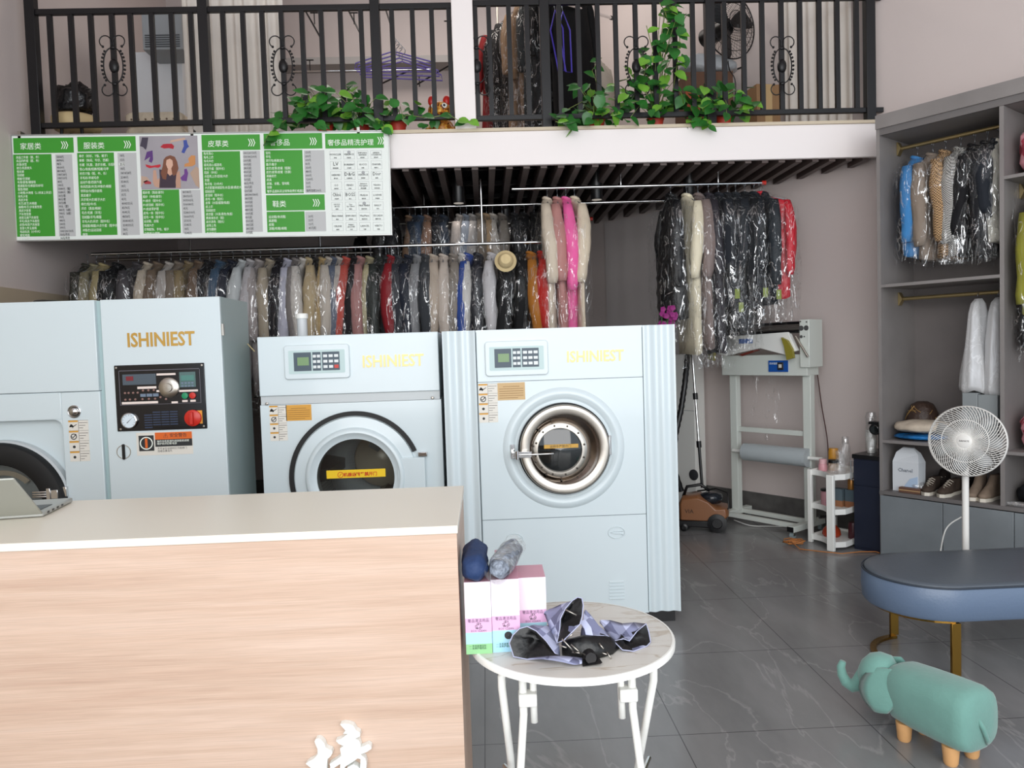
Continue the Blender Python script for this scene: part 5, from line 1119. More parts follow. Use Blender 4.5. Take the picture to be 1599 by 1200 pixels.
for i,(px,_,cat,col,th,L,kind,lab) in enumerate(wc):
    u = atW(px,330,.14)[0]
    garment(lab,cat,w2(u,.27,zrod-.006),WR+random.Random(i).uniform(-.08,.08),col,min(L,.84)*.93,th*1.15,kind=kind,seed=600+i,group='wrapped jackets in the wardrobe',W=.38,longfilm=.045)
u = min(atW(1557,380,.14)[0], .66)
def simple_hang(name,label,cat,p,rz,prof,m,group=None,seed=1,film=False,hook=True):
    t = thing(name,label,cat,p,rz,group); rnd = random.Random(seed); rings = []
    for z,y,x in prof: rings.append([(x*math.cos(a)*(1+.14*math.sin(6*a+z*3+seed)), y*math.sin(a)*(1+.04*math.sin(9*a+seed)), z+.012*math.sin(5*a+seed)*min(1,-z*2)) for a in [2*PI*k/30 for k in range(30)]])
    MB().loft(rings,True,True).build('body', m, t, smooth=True)
    if hook: MB().tube([(0,-.012,-.02),(0,-.014,-.004),(0,0,.007),(0,.014,-.004),(0,0,-.03),(0,0,prof[0][0]-.02)],.002,5).build('hanger', M_hook, t, smooth=True)
    return t
garment('ivory pleated dress in the wardrobe, against the middle divider','dress',w2(u-.015,.27,zrod-.006),WR,'D9D5C8',.72,.07,seed=640,W=.36,sleeves=False,longfilm=.12)
garment('olive green coat in film in the right wardrobe bay','coat',w2(.865,.20,zrod3-.006),WR,'8C8A35',.95,.04,seed=650,W=.34,longfilm=.1,lower=('17171A',.8))
garment('black coat in crinkled film in the right wardrobe bay','coat',w2(.96,.22,zrod3-.006),WR,'15171A',.85,.05,seed=651,W=.36)
# bags and bundles
def bundle(name,label,cat,p,rz,r,m,seed,extra=None,group=None,nn=.18,film=None):
    t = thing(name,label,cat,p,rz,group); vs=[]; 
    seg,rg = 28,16; rings=[]
    for j in range(1,rg):
        ring_=[]
        for k in range(seg):
            d = Vector((math.sin(PI*j/rg)*math.cos(2*PI*k/seg), math.sin(PI*j/rg)*math.sin(2*PI*k/seg), -math.cos(PI*j/rg)))
            f_ = 1+nn*noise.noise(d*2.3+Vector((seed,seed,0)))+nn*.5*noise.noise(d*6+Vector((seed,0,0)))
            q = Vector((math.copysign(abs(d.x)**.8,d.x)*r[0]*f_, math.copysign(abs(d.y)**.8,d.y)*r[1]*f_, math.copysign(abs(d.z)**.8,d.z)*r[2]*f_+r[2])); q.z = max(0,q.z); ring_.append(tuple(q))
        rings.append(ring_)
    MB().loft(rings).build('cloth', m, t, smooth=True)
    if film:
        MB().loft([[(p_[0]*1.07,p_[1]*1.07,p_[2]*1.05) for p_ in r__] for r__ in rings]).build('film_cover', film, t, smooth=True)
    return t
mp_pink = mat('pink and red cloth','D8798A',.7,bump=.6,bscale=14); nt_, b_ = nodes_of(mp_pink)
tc_ = nt_.nodes.new('ShaderNodeTexCoord'); nn_ = nt_.nodes.new('ShaderNodeTexNoise'); nn_.inputs['Scale'].default_value=7; rr_ = nt_.nodes.new('ShaderNodeValToRGB'); rr_.color_ramp.interpolation='CONSTANT'
rr_.color_ramp.elements[0].color=lin('B83A50'); e_=rr_.color_ramp.elements[1]; e_.position=.46; e_.color=lin('E09AA4'); e_=rr_.color_ramp.elements.new(.62); e_.color=lin('EFC3C4')
for s__,t__ in ((tc_.outputs['Object'],nn_.inputs['Vector']),(nn_.outputs[0],rr_.inputs[0]),(rr_.outputs[0],b_.inputs['Base Color'])): nt_.links.new(s__,t__)
bundle('wrapped_bedding','pink and red bedding in clear film on the upper right wardrobe shelf','bedding',w2(.90,.24,zs1),WR,(.115,.18,.155),mp_pink,3,film=M_film)
bundle('wrapped_bedding','pink and red bedding in film on the lower right shelf, under the olive coat','bedding',w2(.91,.22,zs2),WR,(.115,.18,.135),mp_pink,8,film=M_film)
for i,(u_,w_,L_,lab) in enumerate([(.545,.10,.62,'white translucent plastic bag hanging in the wardrobe, the left one'),(.655,.07,.64,'white translucent plastic bag hanging against the wardrobe divider, the right one')]):
    simple_hang('hanging_plastic_bag',lab,'plastic bag',w2(u_,.20+.02*i,zrod2-.006),WR,[(-.03,.02,.02),(-.06,.07,.035),(-.12,.10,.045),(-.3,.13,.06),(-.5,.15,w_*.9),(-L_+.03,.16,w_*.95),(-L_,.15,w_*.9)],M_bag,'white plastic bags on the lower brass rail',seed=i+2)
# things on the shelves
mv = mat('dark woven lamp','3A2A22',.5,bump=.5,bscale=30)
p = atW(1438,650,.30); t = thing('woven_vase','dark brown egg shaped vase with gold net lines on the wardrobe shelf','vase',w2(p[0],.33,.81),WR)
MB().lathe([(.05,0),(.085,.03),(.105,.09),(.10,.16),(.07,.225),(.035,.245)],seg=28).build('body', mv, t, smooth=True)
nl = MB(); rnd = random.Random(5)
for k in range(26):
    def sp(a,z): 
        r = .108*math.sin(PI*min(.95,max(.12,(z+.035)/.30)))**.55; return (r*math.cos(a),r*math.sin(a),z)
    a = rnd.uniform(0,6.28); z = rnd.uniform(.03,.2); b_ = a+rnd.uniform(-.9,.9); z2 = min(.225,max(.02,z+rnd.uniform(-.09,.09)))
    nl.tube([sp(a+(b_-a)*i/5, z+(z2-z)*i/5) for i in range(6)],.0022,4)
nl.build('net_lines', mat('gold line','C9A368',.3,metal=.6), t)
bundle('folded_quilt','cream patterned quilt pack on the wardrobe shelf','quilt',w2(.20,.2,.855),WR,(.165,.17,.042),fabric('C9BBA9'),5,nn=.08)
bundle('blue_film_pack','flat bright blue film pack under the cream quilt','pack',w2(.20,.2,.81),WR,(.165,.17,.0225),mat('blue film','1C6AA8',.25,bump=.5,bscale=20,var=.6,vscale=15),6,nn=.06)
t = thing('paper_carrier','white paper carrier bag with pale blue print on the lower wardrobe shelf','bag',w2(.145,.11,.46),WR)
pbm = mat('white paper bag','DCE0E4',.5); g = MB(); g.loft([[(-.085,-.05,0),(.085,-.05,0),(.085,.05,0),(-.085,.05,0)],[(-.085,-.05,.2),(.085,-.05,.2),(.088,.05,.2),(-.088,.05,.2)],[(-.07,-.028,.262),(.07,-.02,.255),(.07,.02,.262),(-.07,.026,.268)],[(-.035,-.008,.295),(.035,-.006,.29),(.035,.006,.295),(-.035,.008,.298)]]); g.build('body', pbm, t)
text('Chanel', .035, (-.05,-.053,.135), mat('grey print','5A6270',.6), t, 'bag_print', .0003, res=1)
g = MB().prism([(-.02,.01),(.08,.01),(.08,.11),(.03,.09),(0,.05)],-.0525,-.0505); g.build('pale_blue_print', mat('pale blue print','B6CBE4',.5), t)
t = thing('grey_storage_box','grey storage box with split front on the wardrobe shelf behind the fan','box',w2(.60,.12,.81),WR)
MB().box((-.10,-.06,.0),(-.012,.2,.33)).box((-.010,-.06,0),(.10,.2,.32)).build('body', mat('grey box board','8E9496',.5), t, bevel=.003)
MB().box((-.105,-.085,.0),(.06,-.062,.035)).build('pale_pack', mat('cream pack','D4C4AE',.6), None, loc=w2(.60,.12,.81), rot=(0,0,WR))
o = bpy.data.objects['pale_pack']; tag(o,'small cream pack lying in front of the grey storage box','pack')
# shoes
def shoe(name,label,p,rz,m_up,m_sole,group,L=.26,boot=0):
    t = thing(name,label,'shoe',p,rz,group)
    def outl(g): return [(x*L, y*L) for x,y in [(-.5,-.0-g),(-.48,-.11-g),(-.3,-.13-g),(0,-.12-g),(.25,-.165-g),(.42,-.12-g),(.5,-.02),(.46,.08+g),(.25,.14+g),(0,.11+g),(-.3,.12+g),(-.46,.1+g)]]
    MB().loft([[(x,y,0) for x,y in outl(.0)],[(x,y,.022) for x,y in outl(.01)]]).build('sole', m_sole, t, smooth='auto')
    def sec(s,z,cx): return [((x*s)+cx, y*s, z) for x,y in outl(0)]
    rings = [sec(.98,.022,0),sec(.96,.04,0)]
    up = [[(x*(.93 if x>0 else .95)-.01, y*.86, .062+(-.012 if x>.2*L else .012)) for x,y in outl(0)],
          [(x*.62-.05, y*.7, .085+(-.01 if x>.1*L else .012)+boot*.3) for x,y in outl(0)],
          [(x*.42-.075, y*.55, .10+boot) for x,y in outl(0)]]
    MB().loft(rings+up,True,True).build('upper', m_up, t, smooth=True)
    lc_ = MB()
    for i in range(5): xx = -.01+.022*i; zz = .100-.006*i*1.6; lc_.tube([(xx,-.02,zz-.012),(xx,0,zz-.001),(xx,.02,zz-.012)],.0025,5)
    lc_.build('laces', mat('cream laces','D9D0C0',.7), t)
    return t
sA = fabric('4A3E36'); sB = fabric('8C7B6B'); sol = mat('cream rubber sole','DDD6C8',.6); dk = fabric('2A2320')
def su(px): return atW(px,755,.1)[0]
for i,(u_,v_,rz,mu,ms_,lab,bt_) in enumerate([(su(1452),.10,-1.45,sA,sol,'dark brown shoe with cream toe cap, left of the pair left of the fan pole',0),(su(1480),.10,-1.6,sA,sol,'dark brown shoe with cream toe cap, right of the pair by the fan pole',0),(su(1522),.12,-1.5,sB,sol,'taupe boot just right of the fan pole',.05),(su(1543),.12,-1.65,sB,sol,'taupe boot farther right of the fan pole, by the divider',.05),
    (su(1446),.33,-1.4,dk,dk,'dark shoe in the back row behind the left brown pair',.02),(su(1485),.33,-1.6,dk,dk,'dark shoe in the back row near the fan pole',.02)]):
    shoe('boot' if bt_>.03 else 'shoe', lab, w2(u_,v_+.03,.46), WR+rz, mu, ms_, 'shoes on the lower wardrobe shelf',boot=bt_)
bundle('crumpled_film','crumpled clear film lying on the lower shelf beside the paper bag','plastic film',w2(su(1436),.10,.46),WR,(.05,.05,.035),M_film2,11)
t = thing('shoe_box_lid','flat brown wooden box beside the white paper bag','box',w2(su(1424)+.02,.05,.46),WR); MB().box((-.07,-.03,0),(.07,.03,.035)).build('body', mat('brown box','6B4B3C',.5), t, bevel=.002); MB().box((-.07,-.032,.015),(.07,-.0301,.02)).build('band', M_tan, t)
bundle('black_garment_pack','black folded garments in film on the lowest right wardrobe shelf','clothing pack',w2(.90,.22,.46),WR,(.13,.17,.07),fabric('1A1B1F'),12)
bundle('white_film_pack','white film edge sticking out under the black garments','plastic film',w2(.86,.03,.46),WR,(.11,.022,.016),M_film2,13)
# ================================================================ garment bagging stand
bs = thing('garment_packing_stand','white steel garment bagging stand with a film roll, on castors by the right wall','packing machine',O_,WR)
M_st = mat('pale grey green steel','D5DAD3',.4)
ul, urr, pv = -1.335, -.665, .25
for u in (ul,urr):
    MB().box((u-.033,pv-.03,.09),(u+.033,pv+.03,1.30)).build('post', M_st, bs, bevel=.003)
    f = MB().box((u-.028,-.03,.055),(u+.028,.42,.10)); f.build('foot', M_st, bs, bevel=.003)
    MB().box((u-.026,-.034,.058),(u+.026,-.029,.097)).build('foot_end', M_bplastic, bs)
    for v in (-.0,.40):
        c = MB(); c.cyl((u-.012,v,.027),(u+.012,v,.027),.027,16); c.build('castor', mat('castor grey','8C9A9C',.4), bs, smooth='auto')
        MB().box((u-.018,v-.012,.027),(u-.0125,v+.012,.056)).box((u+.0125,v-.012,.027),(u+.018,v+.012,.056)).build('castor_fork', M_steel, bs)
for v in (.10,.30): MB().box((ul+.028,v-.018,.06),(urr-.028,v+.018,.095)).build('lower_bar', M_st, bs, bevel=.002)
MB().box((ul+.033,pv-.012,.76),(urr-.033,pv+.012,.80)).build('middle_bar', M_st, bs, bevel=.002)
# film roll on two arms
MB().cyl((ul+.12,pv-.05,.60),(urr+.02,pv-.05,.60),.072,32).build('film_roll', mat('rolled film','B4BCBF',.3,bump=.15,bscale=12), bs, smooth='auto')
MB().cyl((ul,pv-.05,.60),(urr+.14,pv-.05,.60),.014,12).build('roll_axle', M_wash, bs)
# head
MB().box((ul-.075,pv-.075,1.235),(urr+.035,pv+.09,1.40)).build('head_box', M_st, bs, bevel=.004)
hp = MB(); 
hp.prism([(ul-.14,1.43),(ul-.05,1.555),(urr-.09,1.575),(urr-.02,1.43),(urr-.12,1.40),((ul+urr)/2,1.455),(ul,1.40)], pv-.13, pv-.085); hp.build('shoulder_board', M_wash, bs, bevel=.003)
MB().box((urr-.01,pv-.10,1.30),(urr+.07,pv+.09,1.665)).build('side_plate', M_st, bs, bevel=.004)
MB().box((ul-.10,pv-.08,1.56),(ul-.085,pv+.07,1.645)).build('side_plate', M_st, bs, bevel=.003)
for u_,z_,r in ((urr+.005,1.60,.020),(urr+.047,1.60,.020),(urr+.005,1.535,.012),(urr+.05,1.645,.006),(urr-.0,1.65,.006),(urr+.03,1.535,.006)): sh = MB().lathe([(r,.1),(r,.1012),(.0005,.1012)],(u_,pv,z_),'-y',16,cap=False); sh.build('plate_hole', mat('hole dark','4B4B4B',.6), bs)
for z_,r,v_ in ((1.615,.018,-.05),(1.60,.014,-.085),(1.645,.012,.0),(1.575,.012,-.10)): MB().cyl((ul-.085,pv+v_,z_),(urr-.01,pv+v_,z_),r,16).build('roller', mat('dull roller','77716C',.35,metal=.6) if r>.013 else M_bplastic, bs, smooth='auto')
for (ua,ub,za,zb2_) in ((ul-.06,ul-.18,1.57,1.42),(urr-.03,urr+.07,1.54,1.38)): MB().tube([(ua,pv-.12,za),(ub,pv-.12,zb2_)],.009,10).build('guide_arm', M_steel, bs, smooth='auto')
for (uc,sg) in ((ul-.10,1),(urr-.085,-1)):
    g = MB(); pts = [(uc+sg*.0,1.36),(uc-sg*.055,1.375),(uc-sg*.045,1.44),(uc-sg*.005,1.51),(uc+sg*.045,1.535),(uc+sg*.02,1.46)]
    if sg < 0: pts = pts[::-1]
    g.prism(pts, pv-.16, pv-.13); g.build('end_guard', mat('olive yellow guard','8E8430',.4), bs)
MB().prism([((ul+urr)/2-.22,1.405),((ul+urr)/2-.05,1.45),((ul+urr)/2-.03,1.44),((ul+urr)/2-.19,1.395)],pv-.10,pv-.082).build('red_strip', mat('dull red','7A3328',.5), bs)
u_ = atW(1179,541,pv)[0]
MB().box((u_-.06,pv-.1315,1.497),(u_+.07,pv-.13,1.535)).build('blue_sticker', mat('blue sticker','1E5FAE',.4), bs)
u_ = atW(1219,576,pv-.05)[0]
MB().box((u_-.085,pv-.083,1.265),(u_+.085,pv-.075,1.355)).build('blue_control_plate', mat('blue plate','1A55A8',.4), bs)
MB().box((u_+.0,pv-.092,1.28),(u_+.05,pv-.083,1.34)).build('thermostat', mat('thermostat dark','2B2B2E',.4), bs, bevel=.002)
MB().box((u_+.012,pv-.0935,1.298),(u_+.038,pv-.092,1.325)).build('thermostat_screen', M_paper, bs)
text('热封温度', .018, (u_-.075,pv-.0835,1.325), M_print_w, bs, 'control_print', .0003, res=1)
fs = MB(); rnd = random.Random(3)
for k,(ua,wd__,zb__) in enumerate(((ul+.18,.07,.9),(ul+.30,.10,.70),(ul+.42,.08,.85))):
    rr_ = []
    for j in range(9):
        u2=j/8; z=1.235-(1.235-zb__)*u2; rr_.append([(ua+.03*math.sin(u2*4+k)+wd__*(i/4-.5)*(1-.4*u2), pv+.0+.012*math.sin(i*2+u2*5), z) for i in range(5)])
    fs.loft(rr_,False,False,closed=False)
fs.build('hanging_film', M_film, bs, smooth=True)
# cords
c = MB().tube(crv([w2(-.70,.42,1.26),w2(-.715,.47,1.22),w2(-.69,.48,.98),w2(-.64,.47,.7),w2(-.63,.46,.42),w2(-.62,.45,.12)]),.004,6).build('power_cable', mat('dark red cord','4A2424',.5), None, smooth=True); tag(c,'thin dark red cord hanging down the right wall beside the bagging stand','cord')
oc = mat('orange twisted cord','B5733C',.6); rnd = random.Random(9); P = []
b0 = atZ(1243,847,.02)
for i in range(60):
    a = i*.8; q9 = .02*math.sin(i*.23); P.append((b0.x+q9+(.035+.035*abs(math.sin(i*.41)))*math.cos(a), b0.y-q9+.05*math.sin(a)*abs(math.cos(i*.31)), .008+.028*abs(math.sin(i*.67))))
P += [tuple(atZ(px,py,.008)) for px,py in ((1250,858),(1285,862),(1315,865),(1345,862),(1368,862),(1374,864))]
c = MB().tube(P,.0042,6).build('extension_cord', oc, None, smooth=True); tag(c,'orange twisted cord coiled on the floor below the bagging stand foot','cord')
wc_ = MB().tube(crv([tuple(w2(-1.30,.15,.02)),tuple(w2(-1.12,.12,.008)),tuple(w2(-1.0,.2,.008)),tuple(w2(-.9,.28,.008)),tuple(w2(-.75,.32,.01))]),.005,6).build('floor_cord', M_wire, None, smooth=True); tag(wc_,'white cord lying on the floor under the bagging stand','cord')
# ================================================================ things around it
wp = thing('white_cabinet','tall plain white cabinet behind the vacuum cleaner','cabinet',w2(-1.98,.33,0),WR)
MB().box((-.15,0,0),(.15,.15,1.415)).build('cabinet_body', M_wash, wp, bevel=.004)
q = atW(1084,742,.33); MB().lathe([(.05,0),(.05,.006),(.045,.009),(.0005,.01)],(q[0]+1.98,0,q[2]),'-y',28).build('black_disc', mat('grey black disc','3C3C40',.4), wp, smooth='auto')
MB().box((-.15,-.0008,.9),(.15,0,.903)).build('door_joint', M_slot, wp)
p = Vector((1.74,6.0,0)); vc = thing('vacuum_cleaner','brown and black canister vacuum cleaner with a tall steel wand','vacuum cleaner',p,math.radians(-20))
M_vb = mat('brown vacuum shell','8A5B3A',.35,coat=.3)
v = MB(); 
def side(y,g): return [(-.19-g,.09,),(-.19-g,.22),(-.165,.27+g),(-.04,.29+g),(.04,.24),(.10,.20+g),(.19+g,.19),(.20+g,.13),(.16,.09)]
v.loft([[(x,y,z) for x,z in side(y,g)] for y,g in ((-.13,-.02),(-.10,.0),(.10,0),(.13,-.02))]); v.build('shell', M_vb, vc, smooth='auto', bevel=.006)
MB().box((-.20,-.12,.03),(.17,.12,.09)).build('base', M_bplastic, vc, bevel=.01)
for x,y,r in ((.11,-.135,.075),(.11,.135,.075),(-.15,-.12,.03),(-.15,.12,.03)): MB().lathe([(r*.4,-.02),(r,-.02),(r,.012),(r*.55,.016),(r*.5,.006),(.001,.006)],(x,y,r),'-y',28).build('wheel', M_bplastic, vc, smooth='auto')
MB().loft([[(x*s_+.06,y*s_*1.0,z) for x,y in circ(.09,20)] for s_,z in ((.9,.22),(1,.26),(.95,.285),(.5,.30))]).build('dust_lid', mat('smoked lid','20242B',.15), vc, smooth=True)
MB().tube([(-.16,0,.26),(-.13,0,.34),(-.02,0,.36),(.05,0,.31)],.013,10).build('handle', M_bplastic, vc, smooth=True)
MB().tube([(.14,-.08,.1),(.2,-.1,.2),(.19,-.06,.31),(.10,.0,.33),(-.05,.03,.30)],.006,8).build('cord', M_bplastic, vc, smooth=True)
text('VIA', .045, (-.14,-.1325,.15), mat('dark print','3A2618',.5), vc, 'shell_lettering', .0008, res=1)
loc = lambda P_: (Matrix.Rotation(math.radians(20),4,'Z') @ (Vector(P_)-p))
wt, wb_ = atY(1080,535,6.12), atY(1097,762,6.02)
MB().cyl(loc(wt),loc(wb_),.010,12).build('wand', M_chrome, vc, smooth='auto')
for f in (.35,.68): q = Vector(wt).lerp(wb_,f); q2_ = Vector(wt).lerp(wb_,f+.045); MB().cyl(loc(q),loc(q2_),.02,12).build('wand_clamp', M_bplastic, vc, smooth='auto')
q = Vector(wt).lerp(wb_,.7); MB().cyl(loc(q),loc(wb_),.012,12).build('lower_wand', M_bplastic, vc)
hp_ = [atY(1078,532,6.1),atY(1074,560,6.05),atY(1070,600,6.0),atY(1064,640,5.98),atY(1055,680,5.95),atY(1052,730,5.95),atY(1066,772,5.98)]
pts = []; 
for i in range(len(hp_)-1):
    for k in range(8): pts.append(hp_[i].lerp(hp_[i+1],k/8))
MB().tube([tuple(loc(q)) for q in pts],[.021+(.004 if i%2 else 0) for i in range(len(pts))],12).build('hose', M_bplastic, vc, smooth='auto')
nc = thing('navy_cabinet','narrow dark navy cabinet with black top, left of the wardrobe','cabinet',w2(-.215,.06,0),WR)
MB().box((0,.0,.0),(.205,.42,.655)).build('cabinet_body', M_navy, nc)
MB().box((-.006,-.012,.655),(.207,.425,.685)).build('top', M_bplastic, nc, bevel=.002)
MB().box((.004,-.006,.02),(.203,.0,.46)).build('door', M_navy, nc, bevel=.002)
MB().box((.004,-.006,.468),(.203,.0,.648)).build('drawer', M_navy, nc, bevel=.002)
MB().tube([(.006,-.008,.50),(-.012,-.016,.50),(-.012,-.016,.64),(.006,-.008,.64)],.004,8).build('handle', M_chrome, nc, smooth='auto')
dv = thing('desk_camera','small black round camera on a black post on the navy cabinet','camera',w2(-.035,.12,.685),WR)
MB().box((-.022,-.02,0),(.022,.02,.20)).build('post', M_bplastic, dv, bevel=.002)
MB().box((-.085,-.03,.215),(.02,.03,.235)).build('visor', M_bplastic, dv, bevel=.002)
MB().cyl((-.03,-.055,.185),(-.03,.02,.185),.038,24).build('lens_barrel', M_bplastic, dv, smooth='auto')
MB().lathe([(.030,.0555),(.026,.058),(.0005,.057)],(-.03,0,.185),'-y',20,cap=False).build('lens', M_glassdark, dv)
def jar(name,label,cat,u,v,z,r,h,m,lid=None,lr=.9,lh=.02,prof=None,group=None):
    t = thing(name,label,cat,w2(u,v,z),0,group)
    MB().lathe(prof or [(r*.92,0),(r,.006),(r,h*.85),(r*.85,h)],seg=24).build('body', m, t, smooth='auto')
    if lid: MB().lathe([(r*lr,h),(r*lr,h+lh),(r*lr*.9,h+lh+.003)],seg=24).build('lid', lid, t, smooth='auto')
    return t
t = thing('paper_cups','stack of white paper cups in a clear sleeve on the navy cabinet','cups',w2(-.155,.2,.685))
for k in range(7): MB().lathe([(.026,0),(.036,.085),(.0375,.086),(.036,.09)],(0,0,.012*k),seg=24,cap=False).build('cup', M_wash, t, smooth='auto')
MB().lathe([(.040,0),(.041,.16),(.034,.2),(.042,.25),(.03,.29)],seg=20,cap=False).build('film_sleeve', M_film2, t, smooth=True)
# white plastic shelf rack
rk = thing('plastic_shelf_rack','small white three tier plastic shelf rack between the stand and the navy cabinet','shelf rack',O_,WR)
A_=(-.53,.02); B_=(-.295,-.115); C2=(-.235,-.02); D2=(-.235,.34); E2=(-.52,.34)
fr_ = [(A_[0]+(B_[0]-A_[0])*t_-.0*t_, A_[1]+(B_[1]-A_[1])*t_+.045*math.sin(PI*t_)) for t_ in [k/10 for k in range(11)]]
outl = fr_+[C2,D2,E2]
for zt_k in (.535,.285,.05):
    ce = (sum(p_[0] for p_ in outl)/len(outl), sum(p_[1] for p_ in outl)/len(outl))
    inn_ = [((p_[0]-ce[0])*.93+ce[0],(p_[1]-ce[1])*.93+ce[1]) for p_ in outl]
    MB().loft([[(x,y,zt_k-.028) for x,y in inn_],[(x,y,zt_k-.028) for x,y in outl],[(x,y,zt_k+.012) for x,y in outl],[(x,y,zt_k+.012) for x,y in inn_],[(x,y,zt_k-.004) for x,y in inn_]]).build('tier', M_wash, rk)
for (x,y) in (A_,B_,D2,E2):
    w_ = .027 if (x,y)==B_ else .017
    MB().box((x-w_,y-.012,0),(x+w_,y+.018,.547)).build('leg', M_wash, rk, bevel=.005)
zt0_ = .532
jar('candle_jar','pink cupcake shaped candle jar on top of the white rack','jar',-.47,.10,zt0_,.032,.055,mat('pink jar','DDA0A8',.4),mat('pink frosting','E3B4B8',.4),.85,.03)
jar('yellow_jar','tall mustard yellow jar on top of the white rack','jar',-.425,.17,zt0_,.037,.165,mat('mustard jar','C48A2C',.4))
jar('glass_jar','clear jar with a wide black lid on top of the white rack','jar',-.365,.06,zt0_,.036,.075,M_clear,M_bplastic,1.02,.02)
jar('tall_bottle','tall clear bottle at the back of the white rack top','bottle',-.36,.22,zt0_,.036,.20,M_clear,M_film2,.7,.05)
jar('clear_cup','tall clear plastic cup at the right front of the white rack top','cup',-.30,.04,zt0_,.036,.15,M_clear,prof=[(.036,0),(.042,.01),(.032,.13),(.036,.17)])
t = jar('pink_tin','pink cylinder tin with blue print on the middle tier','tin',-.44,.10,.281,.045,.105,mat('pink tin','B5848A',.45),M_bplastic,1.02,.012)
text('JR', .04, (-.03,-.046,.03), mat('blue print','3A5A8C',.5), t, 'tin_print', .0003, res=1)
for u_,v_,lab,c1_,c2_ in ((-.355,.12,'box with blue top and tan base on the middle tier, behind the rack leg','5A6A72','9C6B4A'),(-.275,.14,'box with slate top and brown base on the middle tier, right of the rack leg','4B5A62','8A5A3C')):
    t = thing('small_box',lab,'box',w2(u_,v_,.281),WR); MB().box((-.034,-.03,.045),(.034,.03,.13)).build('upper_half', mat('box '+c1_,c1_,.5), t); MB().box((-.034,-.03,0),(.034,.03,.045)).build('lower_half', mat('box '+c2_,c2_,.5), t)
jar('gold_jar','small gold jar on the stack at the right of the middle tier','jar',-.275,.14,.4115,.026,.075,mat('gold jar','A8743A',.3,metal=.5))
t = jar('red_kettle','red based glass kettle on the bottom tier','kettle',-.42,.12,.046,.062,.07,mat('orange red kettle','A63A1E',.35),prof=[(.055,0),(.066,.015),(.06,.05),(.03,.085)])
MB().lathe([(.03,.085),(.034,.12),(.034,.16)],seg=20,cap=False).build('glass_neck', M_clear, t); MB().tube([(.03,0,.15),(-.10,-.02,.15)],.012,10).build('handle', M_bplastic, t, smooth='auto')
jar('dark_red_bowl','dark wine red pot on the bottom tier, right of the rack leg','pot',-.275,.16,.046,.034,.12,mat('wine pot','4A2028',.4))
# socket, tub, orchid, hoses
sx_ = atY(921,482,8.08); t = thing('wall_box','small grey wall box on the back wall right of the long coats','wall box',(sx_.x,8.1,sx_.z)); MB().box((-.04,-.03,-.09),(.05,0,.09)).build('cover', mat('grey wall box','9C9A96',.5), t, bevel=.004); MB().box((-.02,-.032,-.03),(.03,-.03,.03)).build('panel', M_gray, t)
tq = atY(472,500,4.55); t = thing('white_tub','white plastic tub with a ribbed lid standing on the dryer','tub',(tq.x,4.55,HD)); hh_ = atY(472,490,4.55).z-HD
MB().lathe([(.028,0),(.030,.01),(.030,hh_-.03)],seg=24).build('body', mat('tub grey white','C9CDCF',.4), t, smooth='auto'); MB().lathe([(.036,hh_-.03),(.037,hh_-.005),(.033,hh_)],seg=24).build('lid', M_wash, t, smooth='auto')
tq = atY(120,464,4.5); bh_ = MB().tube([(tq.x+.22*math.cos(a)*(1+.05*math.sin(5*a)),4.5+.18*math.sin(a),HC+.014+.012*(1+math.sin(2*a))) for a in [2*PI*k/40 for k in range(38)]],.012,8).build('black_hose', M_bplastic, None, smooth=True); tag(bh_,'black hose coiled on top of the tall dry cleaning machine','hose')
tq = atY(1046,492,5.25); t = thing('magenta_orchid','magenta artificial flowers peeping above the washer, under the black coat','flowers',(tq.x-.16,5.25,0))
MB().lathe([(.06,0),(.09,.05),(.08,.3),(.05,.4)],seg=20).build('vase', M_wash, t, smooth='auto')
fl_ = MB(); st_ = MB(); rnd = random.Random(7)
for k in range(26):
    c_ = Vector((.16+rnd.uniform(-.07,.05),rnd.uniform(-.05,.05),tq.z-.05+rnd.uniform(-.07,.10)))
    for j in range(5):
        a = 2*PI*j/5+k; d_ = Vector((math.cos(a),-.4,math.sin(a)))*.022; n__ = Vector((-math.sin(a),0,math.cos(a)))*.012
        fl_.add([tuple(c_),tuple(c_+d_*.6+n__),tuple(c_+d_),tuple(c_+d_*.6-n__)],[(0,1,2,3)])
for k in range(5): st_.tube([(0,0,.38),(.02*math.sin(k),.01,.9),(.16+.05*math.sin(k*2.1)-.01,.02*math.cos(k),tq.z)],.003,5)
fl_.build('petals', mat('magenta petal','8A1F6E',.6), t); st_.build('stem', mat('green stem','3C6A34',.6), t)
# ================================================================ upper room behind the railing
M_sheer = film_mat('sheer curtain', base=.80, amt=.88, scale=(3,3,.4), tint=(.9,.88,.85,1), rough=.9)
FU = 3.075
def curtain(name,label,xa,xb,Y,z0,z1,n,amp,wall=False):
    t = thing(name,label,'curtain',(0,0,0) if not wall else O_,0 if not wall else WR); m = MB(); rings = []
    K = n*8
    for j in range(7):
        z = z1-(z1-z0)*j/6
        rings.append([(xa+(xb-xa)*k/K, Y+amp*math.sin(2*PI*k/8+.6*math.sin(k*.31))*(.75+.25*math.sin(k*.13+j*.5)), z) for k in range(K+1)])
    m.loft(rings,False,False,closed=False); m.build('cloth', mat('ivory sheer cloth','DDD6CE',.8,var=.04), t, smooth=True)
    MB().cyl((xa-.02,Y,z1+.01),(xb+.02,Y,z1+.01),.012,10).build('curtain_rod', M_steel, t)
curtain('sheer_curtain','ivory sheer curtain behind the left railing, beside the air unit',atY(289,100,6.0).x,atY(446,100,6.0).x,6.0,FU+.01,5.0,9,.025)
ua = atW(1222,100,.42)[0]; ub = (Vector((wallX(5.62),5.62,0))-O_).dot(U_)-.02
curtain('sheer_curtain','ivory sheer curtain at the right end of the upper room, by the wardrobe',ua,ub,.455,FU+.01,5.0,7,.02,wall=True)
